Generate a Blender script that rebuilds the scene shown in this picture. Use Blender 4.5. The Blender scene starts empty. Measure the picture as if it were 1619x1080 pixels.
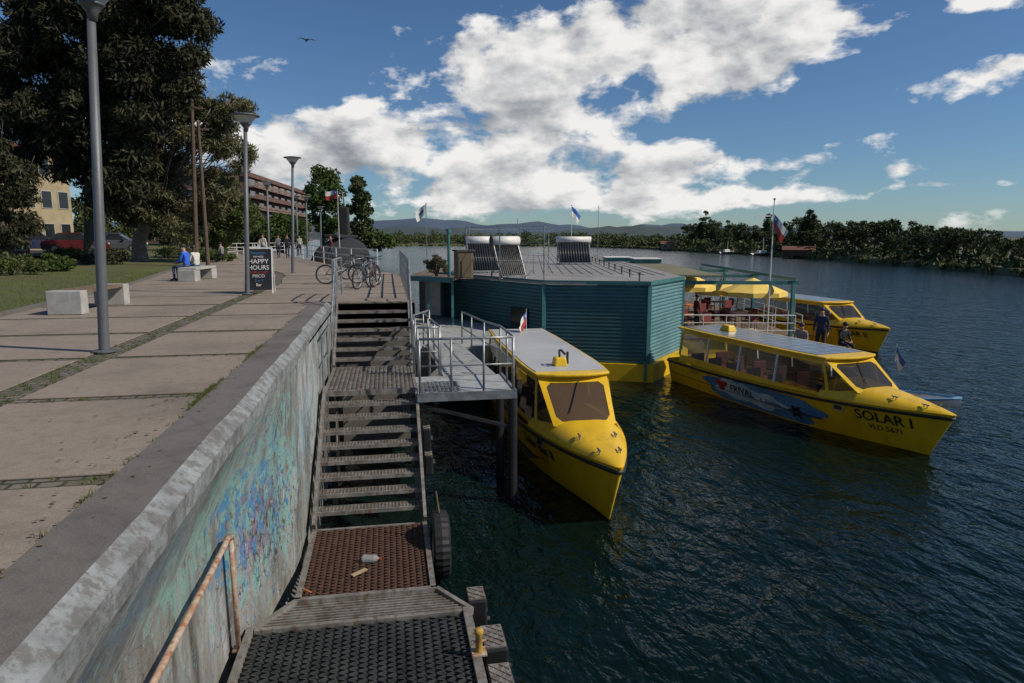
import bpy, math, random
import numpy as np
from mathutils import Vector, Matrix
random.seed(7); RNG = np.random.default_rng(7)
S = bpy.context.scene; COL = S.collection
# ------------------------------------------------------------------ camera
FPX = 1619*24/36; TH = math.radians(8.69); PH = math.radians(10.27); CZ = 1.55
CAM = Vector((0, 0, CZ))
Fv = Vector((math.sin(PH)*math.cos(TH), math.cos(PH)*math.cos(TH), -math.sin(TH)))
Rv = Vector((math.cos(PH), -math.sin(PH), 0)); Uv = Rv.cross(Fv)
cd = bpy.data.cameras.new('camera'); cam = bpy.data.objects.new('camera', cd); COL.objects.link(cam)
cd.lens = 24; cd.sensor_width = 36; cd.clip_end = 12000; cd.clip_start = .05
cam.matrix_world = Matrix((( Rv.x, Uv.x, -Fv.x, 0), (Rv.y, Uv.y, -Fv.y, 0), (Rv.z, Uv.z, -Fv.z, CZ), (0, 0, 0, 1)))
S.camera = cam
def ray(px, py): return Fv + Rv*((px-809.5)/FPX) - Uv*((py-540)/FPX)
def at(px, py, z=0.0):
    v = ray(px, py); t = (z-CZ)/v.z; return CAM + v*t
def atd(px, py, D):
    v = ray(px, py); t = D/(v.x*math.sin(PH)+v.y*math.cos(PH)); return CAM + v*t
def zat(P, py):
    D = P.x*math.sin(PH)+P.y*math.cos(PH); a = (py-540)/FPX
    return CZ - D*(math.sin(TH)+a*math.cos(TH))/(math.cos(TH)-a*math.sin(TH))
ZW = -3.5
# ------------------------------------------------------------------ mesh helper
ORG = {}
def rootof(o):
    while o.parent: o = o.parent
    return o
class MB:
    def __init__(s): s.v = []; s.f = []
    def add(s, vs, fs):
        n = len(s.v); s.v += [tuple(v) for v in vs]; s.f += [tuple(n+i for i in f) for f in fs]; return s
    def box(s, c, d, rz=0, taper=1):
        x, y, z = [q/2 for q in d]; vs = []
        for k, (a, b, e) in enumerate([(-1,-1,-1),(1,-1,-1),(1,1,-1),(-1,1,-1),(-1,-1,1),(1,-1,1),(1,1,1),(-1,1,1)]):
            t = taper if e > 0 else 1
            p = Vector((a*x*t, b*y*t, e*z)); p.rotate(Matrix.Rotation(rz, 3, 'Z')); vs.append(p+Vector(c))
        return s.add(vs, [(0,3,2,1),(4,5,6,7),(0,1,5,4),(1,2,6,5),(2,3,7,6),(3,0,4,7)])
    def bar(s, a, b, w, h, up=(0,0,1)):
        a = Vector(a); b = Vector(b); d = (b-a).normalized(); up = Vector(up)
        if abs(d.dot(up)) > .98: up = Vector((0,1,0))
        r = d.cross(up).normalized()*w/2; u = r.cross(d).normalized()*h/2
        return s.add([a-r-u, a+r-u, a+r+u, a-r+u, b-r-u, b+r-u, b+r+u, b-r+u],
            [(0,3,2,1),(4,5,6,7),(0,1,5,4),(1,2,6,5),(2,3,7,6),(3,0,4,7)])
    def tube(s, pts, r, n=8, r2=None, closed=False, cap=True):
        pts = [Vector(p) for p in pts]; m = len(pts); vs = []; prev = None
        for i, p in enumerate(pts):
            if closed: d = pts[(i+1) % m]-pts[i-1]
            else: d = pts[min(i+1, m-1)]-pts[max(i-1, 0)]
            d.normalize()
            if prev is None:
                up = Vector((0,0,1)) if abs(d.z) < .9 else Vector((0,1,0))
                u = d.cross(up).normalized()
            else: u = (prev-d*prev.dot(d)).normalized()
            prev = u; w = d.cross(u)
            if isinstance(r, (list, tuple)): rr = r[i]
            else: rr = r if r2 is None else r+(r2-r)*i/max(1, m-1)
            for k in range(n):
                a = 2*math.pi*k/n; vs.append(p+(u*math.cos(a)+w*math.sin(a))*rr)
        fs = []
        for i in range(m if closed else m-1):
            j = (i+1) % m
            for k in range(n): fs.append((i*n+k, i*n+(k+1) % n, j*n+(k+1) % n, j*n+k))
        if cap and not closed: fs.append(tuple(range(n-1, -1, -1))); fs.append(tuple((m-1)*n+k for k in range(n)))
        return s.add(vs, fs)
    def lathe(s, prof, c=(0,0,0), n=20):
        vs = []; fs = []
        for r, z in prof:
            for k in range(n):
                a = 2*math.pi*k/n; vs.append((c[0]+r*math.cos(a), c[1]+r*math.sin(a), c[2]+z))
        for i in range(len(prof)-1):
            for k in range(n): fs.append((i*n+k, i*n+(k+1) % n, (i+1)*n+(k+1) % n, (i+1)*n+k))
        fs.append(tuple(range(n-1, -1, -1))); fs.append(tuple((len(prof)-1)*n+k for k in range(n)))
        return s.add(vs, fs)
    def cyl(s, a, b, r, n=16, r2=None): return s.tube([a, b], r, n, r2 if r2 is not None else r)
    def torus(s, c, R, r, axis='x', n=28, m=8):
        pts = []
        for k in range(n):
            a = 2*math.pi*k/n
            q = (0, R*math.cos(a), R*math.sin(a)) if axis == 'x' else ((R*math.cos(a), 0, R*math.sin(a)) if axis == 'y' else (R*math.cos(a), R*math.sin(a), 0))
            pts.append(Vector(c)+Vector(q))
        return s.tube(pts, r, m, closed=True)
    def poly(s, pts): return s.add(pts, [tuple(range(len(pts)))])
    def prism(s, pts, z0, z1):
        n = len(pts); vs = [(p[0], p[1], z0) for p in pts]+[(p[0], p[1], z1) for p in pts]
        return s.add(vs, [tuple(range(n-1,-1,-1)), tuple(range(n, 2*n))]+[(i, (i+1) % n, n+(i+1) % n, n+i) for i in range(n)])
    def slab(s, pts, off):
        n = len(pts); off = Vector(off); P = [Vector(p) for p in pts]
        return s.add(P+[p+off for p in P], [tuple(range(n-1,-1,-1)), tuple(range(n, 2*n))]+[(i, (i+1) % n, n+(i+1) % n, n+i) for i in range(n)])
    def grid(s, fn, nu, nv):
        vs = [fn(i/nu, j/nv) for i in range(nu+1) for j in range(nv+1)]
        return s.add(vs, [(i*(nv+1)+j, (i+1)*(nv+1)+j, (i+1)*(nv+1)+j+1, i*(nv+1)+j+1) for i in range(nu) for j in range(nv)])
    def ball(s, c, r, n=12, m=8, sc=(1,1,1)):
        def fn(u, v):
            a = 2*math.pi*u; b = math.pi*(v-.5)
            return (c[0]+r*sc[0]*math.cos(a)*math.cos(b), c[1]+r*sc[1]*math.sin(a)*math.cos(b), c[2]+r*sc[2]*math.sin(b))
        return s.grid(fn, n, m)
    def build(s, name, mat, parent=None, smooth=False, bevel=0, label=None):
        v = s.v
        if parent is None:
            a = np.array(v); o0 = Vector(((a[:,0].min()+a[:,0].max())/2, (a[:,1].min()+a[:,1].max())/2, a[:,2].min()))
        else: o0 = ORG.get(rootof(parent).name, Vector((0,0,0)))
        me = bpy.data.meshes.new(name)
        me.from_pydata([(p[0]-o0.x, p[1]-o0.y, p[2]-o0.z) for p in v], [], s.f); me.update()
        o = bpy.data.objects.new(name, me); COL.objects.link(o)
        if mat: me.materials.append(mat)
        if smooth: me.polygons.foreach_set('use_smooth', [True]*len(me.polygons))
        if parent is None: o.location = o0; ORG[o.name] = o0
        else: o.parent = parent
        if bevel:
            b = o.modifiers.new('bevel', 'BEVEL'); b.width = bevel; b.segments = 2; b.limit_method = 'ANGLE'
        if label: o['label'] = label
        return o
def thing(name, label, cat, loc=(0,0,0), rz=0, group=None, world=True):
    o = bpy.data.objects.new(name, None); COL.objects.link(o); o.empty_display_size = .2
    o.location = loc; o.rotation_euler = (0,0,rz); o['label'] = label; o['category'] = cat
    if group: o['group'] = group
    ORG[o.name] = Vector(loc) if world else Vector((0,0,0))
    return o
def tag(o, label, cat, group=None, kind=None):
    o['label'] = label; o['category'] = cat
    if group: o['group'] = group
    if kind: o['kind'] = kind
    return o
def struct(o, label=None, cat=None):
    o['kind'] = 'structure'
    if label: o['label'] = label
    if cat: o['category'] = cat
    return o
def dup(root, loc, rz=0, sc=(1,1,1), label=None, group=None):
    r = root.copy(); COL.objects.link(r); r.location = loc; r.rotation_euler = (0,0,rz); r.scale = sc
    if label: r['label'] = label
    if group: r['group'] = group
    for ch in list(root.children):
        c = ch.copy(); COL.objects.link(c); c.parent = r
        for g in list(ch.children):
            d = g.copy(); COL.objects.link(d); d.parent = c
    return r
# ------------------------------------------------------------------ materials
class NT:
    def __init__(s, nt): s.nt = nt; s.n = nt.nodes; s.l = nt.links
    def new(s, t, **k):
        n = s.n.new(t)
        for a, b in k.items():
            if a.startswith('i_'):
                key = a[2:]; key = int(key) if key.isdigit() else key.replace('_', ' ')
                n.inputs[key].default_value = b
            else: setattr(n, a, b)
        return n
    def val(s, x, inp):
        if hasattr(x, 'links') or hasattr(x, 'is_linked'): s.l.new(x, inp)
        else: inp.default_value = x
    def m(s, op, a, b=0.0, c=None, clamp=False):
        n = s.new('ShaderNodeMath', operation=op, use_clamp=clamp); s.val(a, n.inputs[0]); s.val(b, n.inputs[1])
        if c is not None: s.val(c, n.inputs[2])
        return n.outputs[0]
    def ramp(s, fac, stops):
        n = s.new('ShaderNodeValToRGB'); s.l.new(fac, n.inputs[0]); e = n.color_ramp.elements
        while len(e) > 1: e.remove(e[-1])
        e[0].position = stops[0][0]; e[0].color = (*stops[0][1], 1)
        for p, c in stops[1:]:
            q = e.new(p); q.color = (*c, 1)
        return n.outputs[0]
    def mix(s, f, a, b, bt='MIX'):
        n = s.new('ShaderNodeMix', data_type='RGBA', blend_type=bt); s.val(f, n.inputs[0])
        for x, i in ((a, 6), (b, 7)):
            if isinstance(x, tuple): n.inputs[i].default_value = (*x, 1)
            else: s.l.new(x, n.inputs[i])
        return n.outputs[2]
    def noise(s, vec, scale, detail=5, rough=.55, dist=0):
        n = s.new('ShaderNodeTexNoise', i_Scale=scale, i_Detail=detail, i_Roughness=rough, i_Distortion=dist)
        if vec is not None: s.l.new(vec, n.inputs['Vector'])
        return n.outputs['Fac']
    def mapv(s, vec, sc=(1,1,1), loc=(0,0,0), rot=(0,0,0)):
        n = s.new('ShaderNodeMapping'); s.l.new(vec, n.inputs[0]); n.inputs['Scale'].default_value = sc
        n.inputs['Location'].default_value = loc; n.inputs['Rotation'].default_value = rot; return n.outputs[0]
def newmat(name):
    m = bpy.data.materials.new(name); m.use_nodes = True; t = NT(m.node_tree)
    b = t.n['Principled BSDF']; tc = t.new('ShaderNodeTexCoord'); return m, t, b, tc.outputs['Object']
def bump(t, b, h, strength=.3, dist=.02):
    n = t.new('ShaderNodeBump', i_Strength=strength, i_Distance=dist); t.l.new(h, n.inputs['Height']); t.l.new(n.outputs[0], b.inputs['Normal'])
def M(name, c1, c2=None, scale=4, rough=.6, metal=0, bmp=.15, c3=None, fine=40):
    m, t, b, oc = newmat(name)
    c2 = c2 or tuple(x*.72 for x in c1)
    f = t.noise(oc, scale, 7, .62); col = t.ramp(f, [(.32, c2), (.62, c1)])
    if c3:
        g = t.noise(t.mapv(oc, (1,1,.35), (3,5,1)), scale*2.3, 6, .65); k = t.ramp(g, [(.52, (0,0,0)), (.66, (1,1,1))]); col = t.mix(k, col, c3)
    t.l.new(col, b.inputs['Base Color']); b.inputs['Metallic'].default_value = metal
    r = t.m('MULTIPLY_ADD', f, .3, rough-.15, clamp=True); t.l.new(r, b.inputs['Roughness'])
    if bmp: bump(t, b, t.noise(oc, fine, 4), bmp, .01)
    return m
def foliage(name, cols, trans=.25):
    m, t, b, oc = newmat(name)
    g = t.new('ShaderNodeNewGeometry'); n = t.noise(oc, .5, 3)
    f = t.m('ADD', t.m('MULTIPLY', g.outputs['Random Per Island'], .6), t.m('MULTIPLY', n, .5), clamp=True)
    col = t.ramp(f, [(.1, cols[0]), (.5, cols[1]), (.95, cols[2])])
    t.l.new(col, b.inputs['Base Color']); b.inputs['Roughness'].default_value = .7
    b.inputs['Specular IOR Level'].default_value = .2
    if trans:
        tr = t.new('ShaderNodeBsdfTranslucent'); t.l.new(col, tr.inputs[0])
        mx = t.new('ShaderNodeMixShader'); mx.inputs[0].default_value = trans
        t.l.new(b.outputs[0], mx.inputs[1]); t.l.new(tr.outputs[0], mx.inputs[2]); t.l.new(mx.outputs[0], t.n['Material Output'].inputs[0])
    return m
def glassm(name, tint, alpha=.45, rough=.05):
    m, t, b, oc = newmat(name)
    b.inputs['Base Color'].default_value = (*tint, 1); b.inputs['Roughness'].default_value = rough
    tr = t.new('ShaderNodeBsdfTransparent'); tr.inputs[0].default_value = (.8,.85,.85,1)
    n = t.noise(oc, 1.7, 3); fac = t.m('MULTIPLY_ADD', n, .35, 1-alpha-.17, clamp=True)
    mx = t.new('ShaderNodeMixShader'); t.l.new(fac, mx.inputs[0]); t.l.new(tr.outputs[0], mx.inputs[1]); t.l.new(b.outputs[0], mx.inputs[2])
    t.l.new(mx.outputs[0], t.n['Material Output'].inputs[0]); return m
def concrete(name, base, dark, stain):
    m, t, b, oc = newmat(name)
    n1 = t.noise(oc, .7, 8, .65, .4); n2 = t.noise(oc, 9, 6, .7); n3 = t.noise(oc, 90, 3, .6)
    col = t.ramp(n1, [(.3, dark), (.5, base), (.72, tuple(x*1.12 for x in base))])
    col = t.mix(t.ramp(n2, [(.5, (0,0,0)), (.75, (.55,)*3)]), col, stain)
    col = t.mix(.35, col, t.ramp(n3, [(.35, (.25,.25,.25)), (.7, (1,1,1))]), 'MULTIPLY')
    v = t.new('ShaderNodeTexVoronoi', feature='DISTANCE_TO_EDGE', i_Scale=.35); t.l.new(t.mapv(oc, (1,1,1)), v.inputs['Vector'])
    vv = t.m('ADD', v.outputs['Distance'], t.m('MULTIPLY', n2, .02))
    col = t.mix(t.ramp(vv, [(.008, (.5,)*3), (.0165, (0,)*3)]), col, dark)
    t.l.new(col, b.inputs['Base Color']); b.inputs['Roughness'].default_value = .9
    bump(t, b, t.m('ADD', n3, t.m('MULTIPLY', n2, 1.5)), .35, .01); return m
m_slab = concrete('slab concrete', (.30,.25,.20), (.2,.17,.135), (.13,.11,.09))
m_cop = concrete('coping concrete', (.17,.155,.14), (.09,.083,.075), (.06,.055,.05))
def m_cobble_():
    m, t, b, oc = newmat('cobbles')
    br = t.new('ShaderNodeTexBrick', i_Scale=1.0); br.inputs['Brick Width'].default_value = .16; br.inputs['Row Height'].default_value = .11
    br.inputs['Mortar Size'].default_value = .014; br.inputs['Color1'].default_value = (.13,.115,.1,1); br.inputs['Color2'].default_value = (.21,.17,.14,1)
    br.inputs['Mortar'].default_value = (.035,.04,.02,1); t.l.new(oc, br.inputs['Vector'])
    col = t.mix(t.ramp(t.noise(oc, 3, 5), [(.48, (0,)*3), (.6, (.7,)*3)]), br.outputs['Color'], (.07,.075,.035))
    t.l.new(col, b.inputs['Base Color']); b.inputs['Roughness'].default_value = .9
    bump(t, b, t.m('SUBTRACT', 1.0, br.outputs['Fac']), .8, .02); return m
m_cobble = m_cobble_()
def m_wall_():
    m, t, b, oc = newmat('graffitied quay wall')
    st = t.mapv(oc, (.9,.9,.18)); n1 = t.noise(st, 2.4, 9, .72, .3); n2 = t.noise(oc, 14, 6, .7); n4 = t.noise(oc, .6, 5, .6)
    col = t.ramp(n1, [(.34, (.06,.056,.05)), (.46, (.2,.19,.17)), (.6, (.34,.34,.32)), (.74, (.46,.48,.48))])
    col = t.mix(t.ramp(n4, [(.45, (0,)*3), (.65, (.6,)*3)]), col, (.15,.135,.115))
    col = t.mix(t.ramp(n2, [(.52, (0,)*3), (.7, (.7,)*3)]), col, (.12,.11,.09))
    sx = t.new('ShaderNodeSeparateXYZ'); t.l.new(oc, sx.inputs[0])
    def patch(y0, ry, z0, rz, color, sc, cov, seed, amt=.7):
        nonlocal col
        g = t.m('ADD', t.m('POWER', t.m('ABSOLUTE', t.m('DIVIDE', t.m('SUBTRACT', sx.outputs[1], y0), ry)), 2.0), t.m('POWER', t.m('ABSOLUTE', t.m('DIVIDE', t.m('SUBTRACT', sx.outputs[2], z0), rz)), 2.0))
        g = t.m('EXPONENT', t.m('MULTIPLY', g, -1.0))
        n = t.noise(t.mapv(oc, (1,1,.55), (seed, seed*.7, 0)), sc, 8, .75, .9)
        k = t.ramp(t.m('ADD', n, t.m('MULTIPLY', g, .16)), [(cov, (0,)*3), (cov+.04, (amt,)*3)])
        col = t.mix(k, col, color)
    patch(6, 2.8, 3.4, 1.2, (.42,.48,.5), 3, .6, 21, .6)
    patch(.6, 1.9, 3.6, .9, (.22,.42,.36), 3.8, .60, 1); patch(2.6, 1.6, 3.0, 1.4, (.18,.38,.36), 5, .62, 4, .7)
    patch(1.9, 1.4, 2.9, 1.2, (.04,.2,.42), 7, .645, 9, .85); patch(-1.6, 1.0, 3.9, .4, (.10,.18,.28), 12, .60, 14, .6)
    patch(-2.9, .8, 3.8, .4, (.09,.16,.25), 13, .62, 17, .6); patch(4.6, 1.8, 3.1, 1.2, (.12,.3,.42), 7, .67, 52, .6)
    patch(2.2, 1.0, 2.6, .8, (.28,.07,.18), 9, .68, 30, .6); patch(2.4, 1.6, 2.5, 1.0, (.02,.02,.02), 12, .665, 33, .8)
    for k_, (sc_, off_, c_) in enumerate(((1.9,(5,2,0),(.1,.18,.26)),(2.6,(11,7,3),(.05,.05,.055)),(3.1,(1,17,9),(.14,.36,.33)))):
        lw = t.new('ShaderNodeTexNoise', i_Scale=sc_, i_Detail=1.2); t.l.new(t.mapv(oc, (1,1,1.4), off_), lw.inputs[0])
        ln = t.m('ABSOLUTE', t.m('SUBTRACT', t.m('FRACT', t.m('MULTIPLY', lw.outputs[0], 9.0)), .5))
        g2 = t.noise(t.mapv(oc, (1,1,1), (off_[1],0,k_*3.0)), 1.2, 2); k = t.m('MULTIPLY', t.ramp(ln, [(.03, (1,)*3), (.055, (0,)*3)]), t.ramp(g2, [(.53, (0,)*3), (.56, (.6,)*3)]))
        col = t.mix(k, col, c_)
    t.l.new(col, b.inputs['Base Color']); b.inputs['Roughness'].default_value = .85
    bump(t, b, t.m('ADD', n2, n1), .6, .025); return m
m_wall = m_wall_()
def m_chamfer_():
    m, t, b, oc = newmat('worn painted edge')
    n1 = t.noise(oc, 3, 9, .72); col = t.ramp(n1, [(.34, (.12,.125,.125)), (.48, (.22,.235,.24)), (.7, (.33,.36,.37))])
    col = t.mix(t.ramp(t.noise(oc, 9, 7, .75), [(.48, (0,)*3), (.58, (.75,)*3)]), col, (.12,.112,.1))
    t.l.new(col, b.inputs['Base Color']); b.inputs['Roughness'].default_value = .8; bump(t, b, n1, .8, .04); return m
m_chamfer = m_chamfer_()
def m_water_():
    m, t, b, oc = newmat('river water')
    b.inputs['Base Color'].default_value = (.002,.0085,.0065,1); b.inputs['Roughness'].default_value = .09; b.inputs['IOR'].default_value = 1.333
    b.inputs['Specular Tint'].default_value = (.82,1,.88,1); b.inputs['Specular IOR Level'].default_value = .34
    a = t.noise(t.mapv(oc, (1,.7,1), rot=(0,0,.4)), .7, 3, .5, .2); c = t.noise(t.mapv(oc, (1,.55,1), rot=(0,0,-.3)), 3.0, 3, .55, .4); d = t.noise(t.mapv(oc, (1,.7,1)), 9, 2, .5, .3)
    h = t.m('ADD', t.m('ADD', t.m('MULTIPLY', a, 1.4), t.m('MULTIPLY', c, .75)), t.m('MULTIPLY', d, .12))
    bump(t, b, h, 1.0, .14)
    return m
m_water = m_water_()
def m_lawn_():
    m, t, b, oc = newmat('lawn')
    n = t.noise(oc, .6, 6, .6); n2 = t.noise(oc, 25, 4, .7)
    col = t.ramp(n, [(.35, (.15,.12,.06)), (.5, (.11,.125,.035)), (.7, (.14,.175,.045))]); col = t.mix(.5, col, t.ramp(n2, [(.3, (.3,)*3), (.7, (1,)*3)]), 'MULTIPLY')
    t.l.new(col, b.inputs['Base Color']); b.inputs['Roughness'].default_value = .95; bump(t, b, n2, .9, .05); return m
m_lawn = m_lawn_()
m_yellow = M('yellow boat paint', (.78,.50,.015), (.66,.40,.012), 1.3, .36, 0, .04, c3=(.60,.37,.015))
m_yel2 = M('yellow canvas', (.85,.62,.15), (.75,.52,.1), 2, .8, 0, .1)
m_black = M('black rubber', (.018,.018,.02), (.01,.01,.011), 5, .6, 0, .3)
m_teal = M('teal painted siding', (.06,.17,.18), (.04,.125,.13), .9, .5, 0, .08, c3=(.065,.13,.135))
m_teald = M('teal trim', (.05,.18,.18), (.03,.12,.12), 3, .5)
m_galv = M('galvanised steel', (.34,.36,.36), (.18,.19,.19), 6, .45, .6, .1)
m_steel = M('weathered dark steel', (.11,.11,.105), (.05,.05,.048), 7, .6, .5, .3)
m_tread = M('grating steel', (.27,.26,.24), (.13,.12,.105), 6, .6, .25, .3, c3=(.15,.09,.055))
m_rustg = M('rusted grating', (.12,.06,.04), (.06,.035,.027), 9, .8, .2, .4)
m_rust = M('rusted pale pipe', (.46,.38,.3), (.3,.12,.05), 7, .75, 0, .5, c3=(.24,.09,.035))
m_plat = M('blackened grating', (.075,.08,.08), (.03,.031,.032), 3, .5, .3, .3)
m_lamp = M('grey lamp paint', (.13,.14,.15), (.1,.105,.11), 3, .5, .2)
m_white = M('white paint', (.75,.74,.7), (.6,.59,.56), 3, .5)
m_conc = M('bench concrete', (.42,.41,.38), (.3,.29,.27), 5, .9, 0, .4)
m_wood = M('grey brown timber', (.2,.14,.09), (.1,.07,.045), 8, .8, 0, .4)
m_roofm = M('grey roof sheet', (.30,.29,.27), (.22,.21,.195), .5, .6, .1, .1, c3=(.2,.185,.16))
m_red = M('red paint', (.42,.04,.03), (.3,.03,.02), 3, .5)
m_blue = M('blue paint', (.03,.12,.4), (.02,.08,.3), 3, .5)
m_sky = M('pale blue print', (.09,.24,.42), (.03,.12,.27), 1.5, .5)
m_orange = M('orange plastic', (.55,.18,.04), (.4,.12,.03), 3, .5)
m_blackp = M('black paint', (.02,.02,.022), (.012,.012,.013), 3, .45)
m_dglass = glassm('tinted glass', (.05,.045,.035), .25)
m_clear = glassm('clear plastic sheet', (.3,.3,.26), .66, .15)
m_brown = glassm('bronze windscreen', (.1,.065,.035), .12)
m_cream = M('cream render', (.38,.31,.19), (.28,.22,.13), 1, .9)
m_brick = M('red brown cladding', (.2,.08,.055), (.13,.055,.04), 1, .85)
m_apt = M('dark red brown brickwork', (.16,.08,.06), (.11,.055,.045), .3, .85)
m_aptb = M('brown balcony', (.22,.15,.12), (.14,.1,.08), .6, .85)
m_bark = M('bark', (.11,.09,.07), (.05,.045,.038), 5, .95, 0, .8)
m_barkp = M('pale bark', (.26,.23,.2), (.15,.13,.11), 5, .95, 0, .8)
m_trunkp = M('pole timber', (.12,.085,.06), (.07,.05,.035), 5, .9)
m_pane = M('window pane', (.03,.035,.04), (.015,.018,.02), 1, .12)
m_land = M('far bank earth', (.10,.11,.045), (.065,.075,.03), .1, .95, 0, 0)
m_asph = M('asphalt', (.06,.06,.06), (.045,.045,.045), 1, .9)
f_dark = foliage('dark cypress foliage', [(.012,.016,.009), (.03,.034,.015), (.075,.07,.036)], 0)
f_mid = foliage('olive wispy foliage', [(.04,.045,.02), (.10,.105,.05), (.24,.22,.13)], .2)
f_green = foliage('fresh green foliage', [(.03,.05,.012), (.06,.1,.022), (.12,.17,.045)])
f_bank = foliage('river bank foliage', [(.022,.034,.014), (.055,.075,.025), (.12,.14,.045)], 0)
f_bush = foliage('yellow green bushes', [(.04,.055,.016), (.085,.11,.034), (.14,.17,.05)])
f_reed = foliage('pale reeds', [(.07,.08,.025), (.13,.14,.05), (.2,.2,.08)], 0)
def m_solar_():
    m, t, b, oc = newmat('photovoltaic cells')
    br = t.new('ShaderNodeTexBrick', offset=0, i_Scale=1.0); br.inputs['Brick Width'].default_value = .5; br.inputs['Row Height'].default_value = .42
    br.inputs['Mortar Size'].default_value = .012; br.inputs['Color1'].default_value = (.11,.13,.16,1); br.inputs['Color2'].default_value = (.14,.155,.18,1); br.inputs['Mortar'].default_value = (.4,.42,.43,1)
    t.l.new(oc, br.inputs['Vector']); t.l.new(br.outputs['Color'], b.inputs['Base Color']); b.inputs['Roughness'].default_value = .22; return m
m_solar = m_solar_()
m_deckgrey = M('pale grey deck', (.38,.4,.4), (.28,.3,.3), 2, .6, c3=(.22,.22,.2))
m_roofgrey = M('smooth pale roof', (.46,.47,.47), (.38,.39,.39), .8, .45, 0, .03)
m_sailc = M('matt black hull', (.012,.013,.015), (.018,.018,.018), 1, .9)
# ------------------------------------------------------------------ world
W = bpy.data.worlds.new('World'); S.world = W; W.use_nodes = True; t = NT(W.node_tree)
SUN = Vector((.78, -.36, .74)).normalized()
sun_el = math.asin(SUN.z); sun_az = math.atan2(SUN.x, SUN.y)
sky = t.new('ShaderNodeTexSky', sky_type='NISHITA', sun_disc=False, sun_elevation=sun_el, sun_rotation=sun_az, air_density=1.0, dust_density=.15, ozone_density=2.0)
bgA = t.n['Background']; bgA.inputs[1].default_value = .07
tint = t.mix(1.0, sky.outputs[0], (.62,.84,1.08), 'MULTIPLY')
t.l.new(tint, bgA.inputs[0])
tc = t.new('ShaderNodeTexCoord'); g = tc.outputs['Generated']; sp = t.new('ShaderNodeSeparateXYZ'); t.l.new(g, sp.inputs[0])
az = t.m('ARCTAN2', sp.outputs[0], sp.outputs[1]); el = sp.outputs[2]
blobs = [(960,70,330,80,.95),(1180,50,230,65,.95),(740,110,150,55,.65),(1490,125,110,28,.6),(890,185,180,34,.8),(600,230,170,42,.85),(430,190,90,40,.55),
         (760,255,300,48,.92),(1120,265,230,30,.85),(750,318,430,30,.85),(1420,268,80,12,.6),(1550,290,110,9,.8),(1180,315,260,16,.7),(1600,100,60,20,.55),(300,250,250,80,.7),(1560,8,70,14,.4),(1350,150,60,18,.45)]
acc = None
for px, py, rx, ry, w in blobs:
    d = ray(px, py).normalized(); a0 = math.atan2(d.x, d.y)
    d2 = ray(px+rx, py).normalized(); d3 = ray(px, py-ry).normalized()
    ra = abs(math.atan2(d2.x, d2.y)-a0); rz = abs(d3.z-d.z)
    q = t.m('ADD', t.m('POWER', t.m('ABSOLUTE', t.m('DIVIDE', t.m('SUBTRACT', az, a0), ra)), 2.0), t.m('POWER', t.m('ABSOLUTE', t.m('DIVIDE', t.m('SUBTRACT', el, d.z), rz)), 2.0))
    q = t.m('MULTIPLY', t.m('EXPONENT', t.m('MULTIPLY', q, -.9)), w)
    acc = q if acc is None else t.m('ADD', acc, q)
acc = t.m('MINIMUM', acc, 1.0)
zs = 1.9
mp = t.mapv(g, (1,1,zs)); nz = t.noise(mp, 7.5, 14, .58, .1)
OFF = Vector((SUN.x, SUN.y*.3, SUN.z*1.6)).normalized()*.032
mp2 = t.mapv(g, (1,1,zs), (OFF.x, OFF.y, OFF.z*zs)); nz2 = t.noise(mp2, 7.5, 8, .55, .1)
dens = t.m('SUBTRACT', t.m('ADD', t.m('MULTIPLY', t.m('SUBTRACT', nz, .5), 3.0), t.m('MULTIPLY', acc, .78)), .40)
mask = t.m('MULTIPLY', dens, 4.2, clamp=True)
mask = t.m('MULTIPLY', mask, t.m('MULTIPLY', t.m('ADD', el, .01), 30.0, clamp=True))
lit = t.m('ADD', t.m('MULTIPLY', t.m('SUBTRACT', nz, nz2), 3.6), .86)
lit = t.m('SUBTRACT', lit, t.m('MULTIPLY', t.m('MAXIMUM', dens, 0.0), .40), clamp=True)
ccol = t.ramp(lit, [(0.0, (.26,.28,.31)), (.3, (.40,.42,.45)), (.6, (.62,.63,.64)), (.85, (.84,.83,.82)), (1.0, (.92,.91,.89))])
bgB = t.new('ShaderNodeBackground'); t.l.new(ccol, bgB.inputs[0]); bgB.inputs[1].default_value = .95
ms = t.new('ShaderNodeMixShader'); t.l.new(mask, ms.inputs[0]); t.l.new(bgA.outputs[0], ms.inputs[1]); t.l.new(bgB.outputs[0], ms.inputs[2])
t.l.new(ms.outputs[0], t.n['World Output'].inputs[0])
sd = bpy.data.lights.new('sun', 'SUN'); sd.energy = 4.0; sd.angle = math.radians(.5); sd.color = (1, .90, .76)
so = bpy.data.objects.new('sun', sd); COL.objects.link(so); so.rotation_euler = SUN.to_track_quat('Z', 'Y').to_euler(); so.location = (30,-20,40)
S.view_settings.view_transform = 'Standard'; S.view_settings.look = 'None'; S.view_settings.exposure = 0
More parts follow.
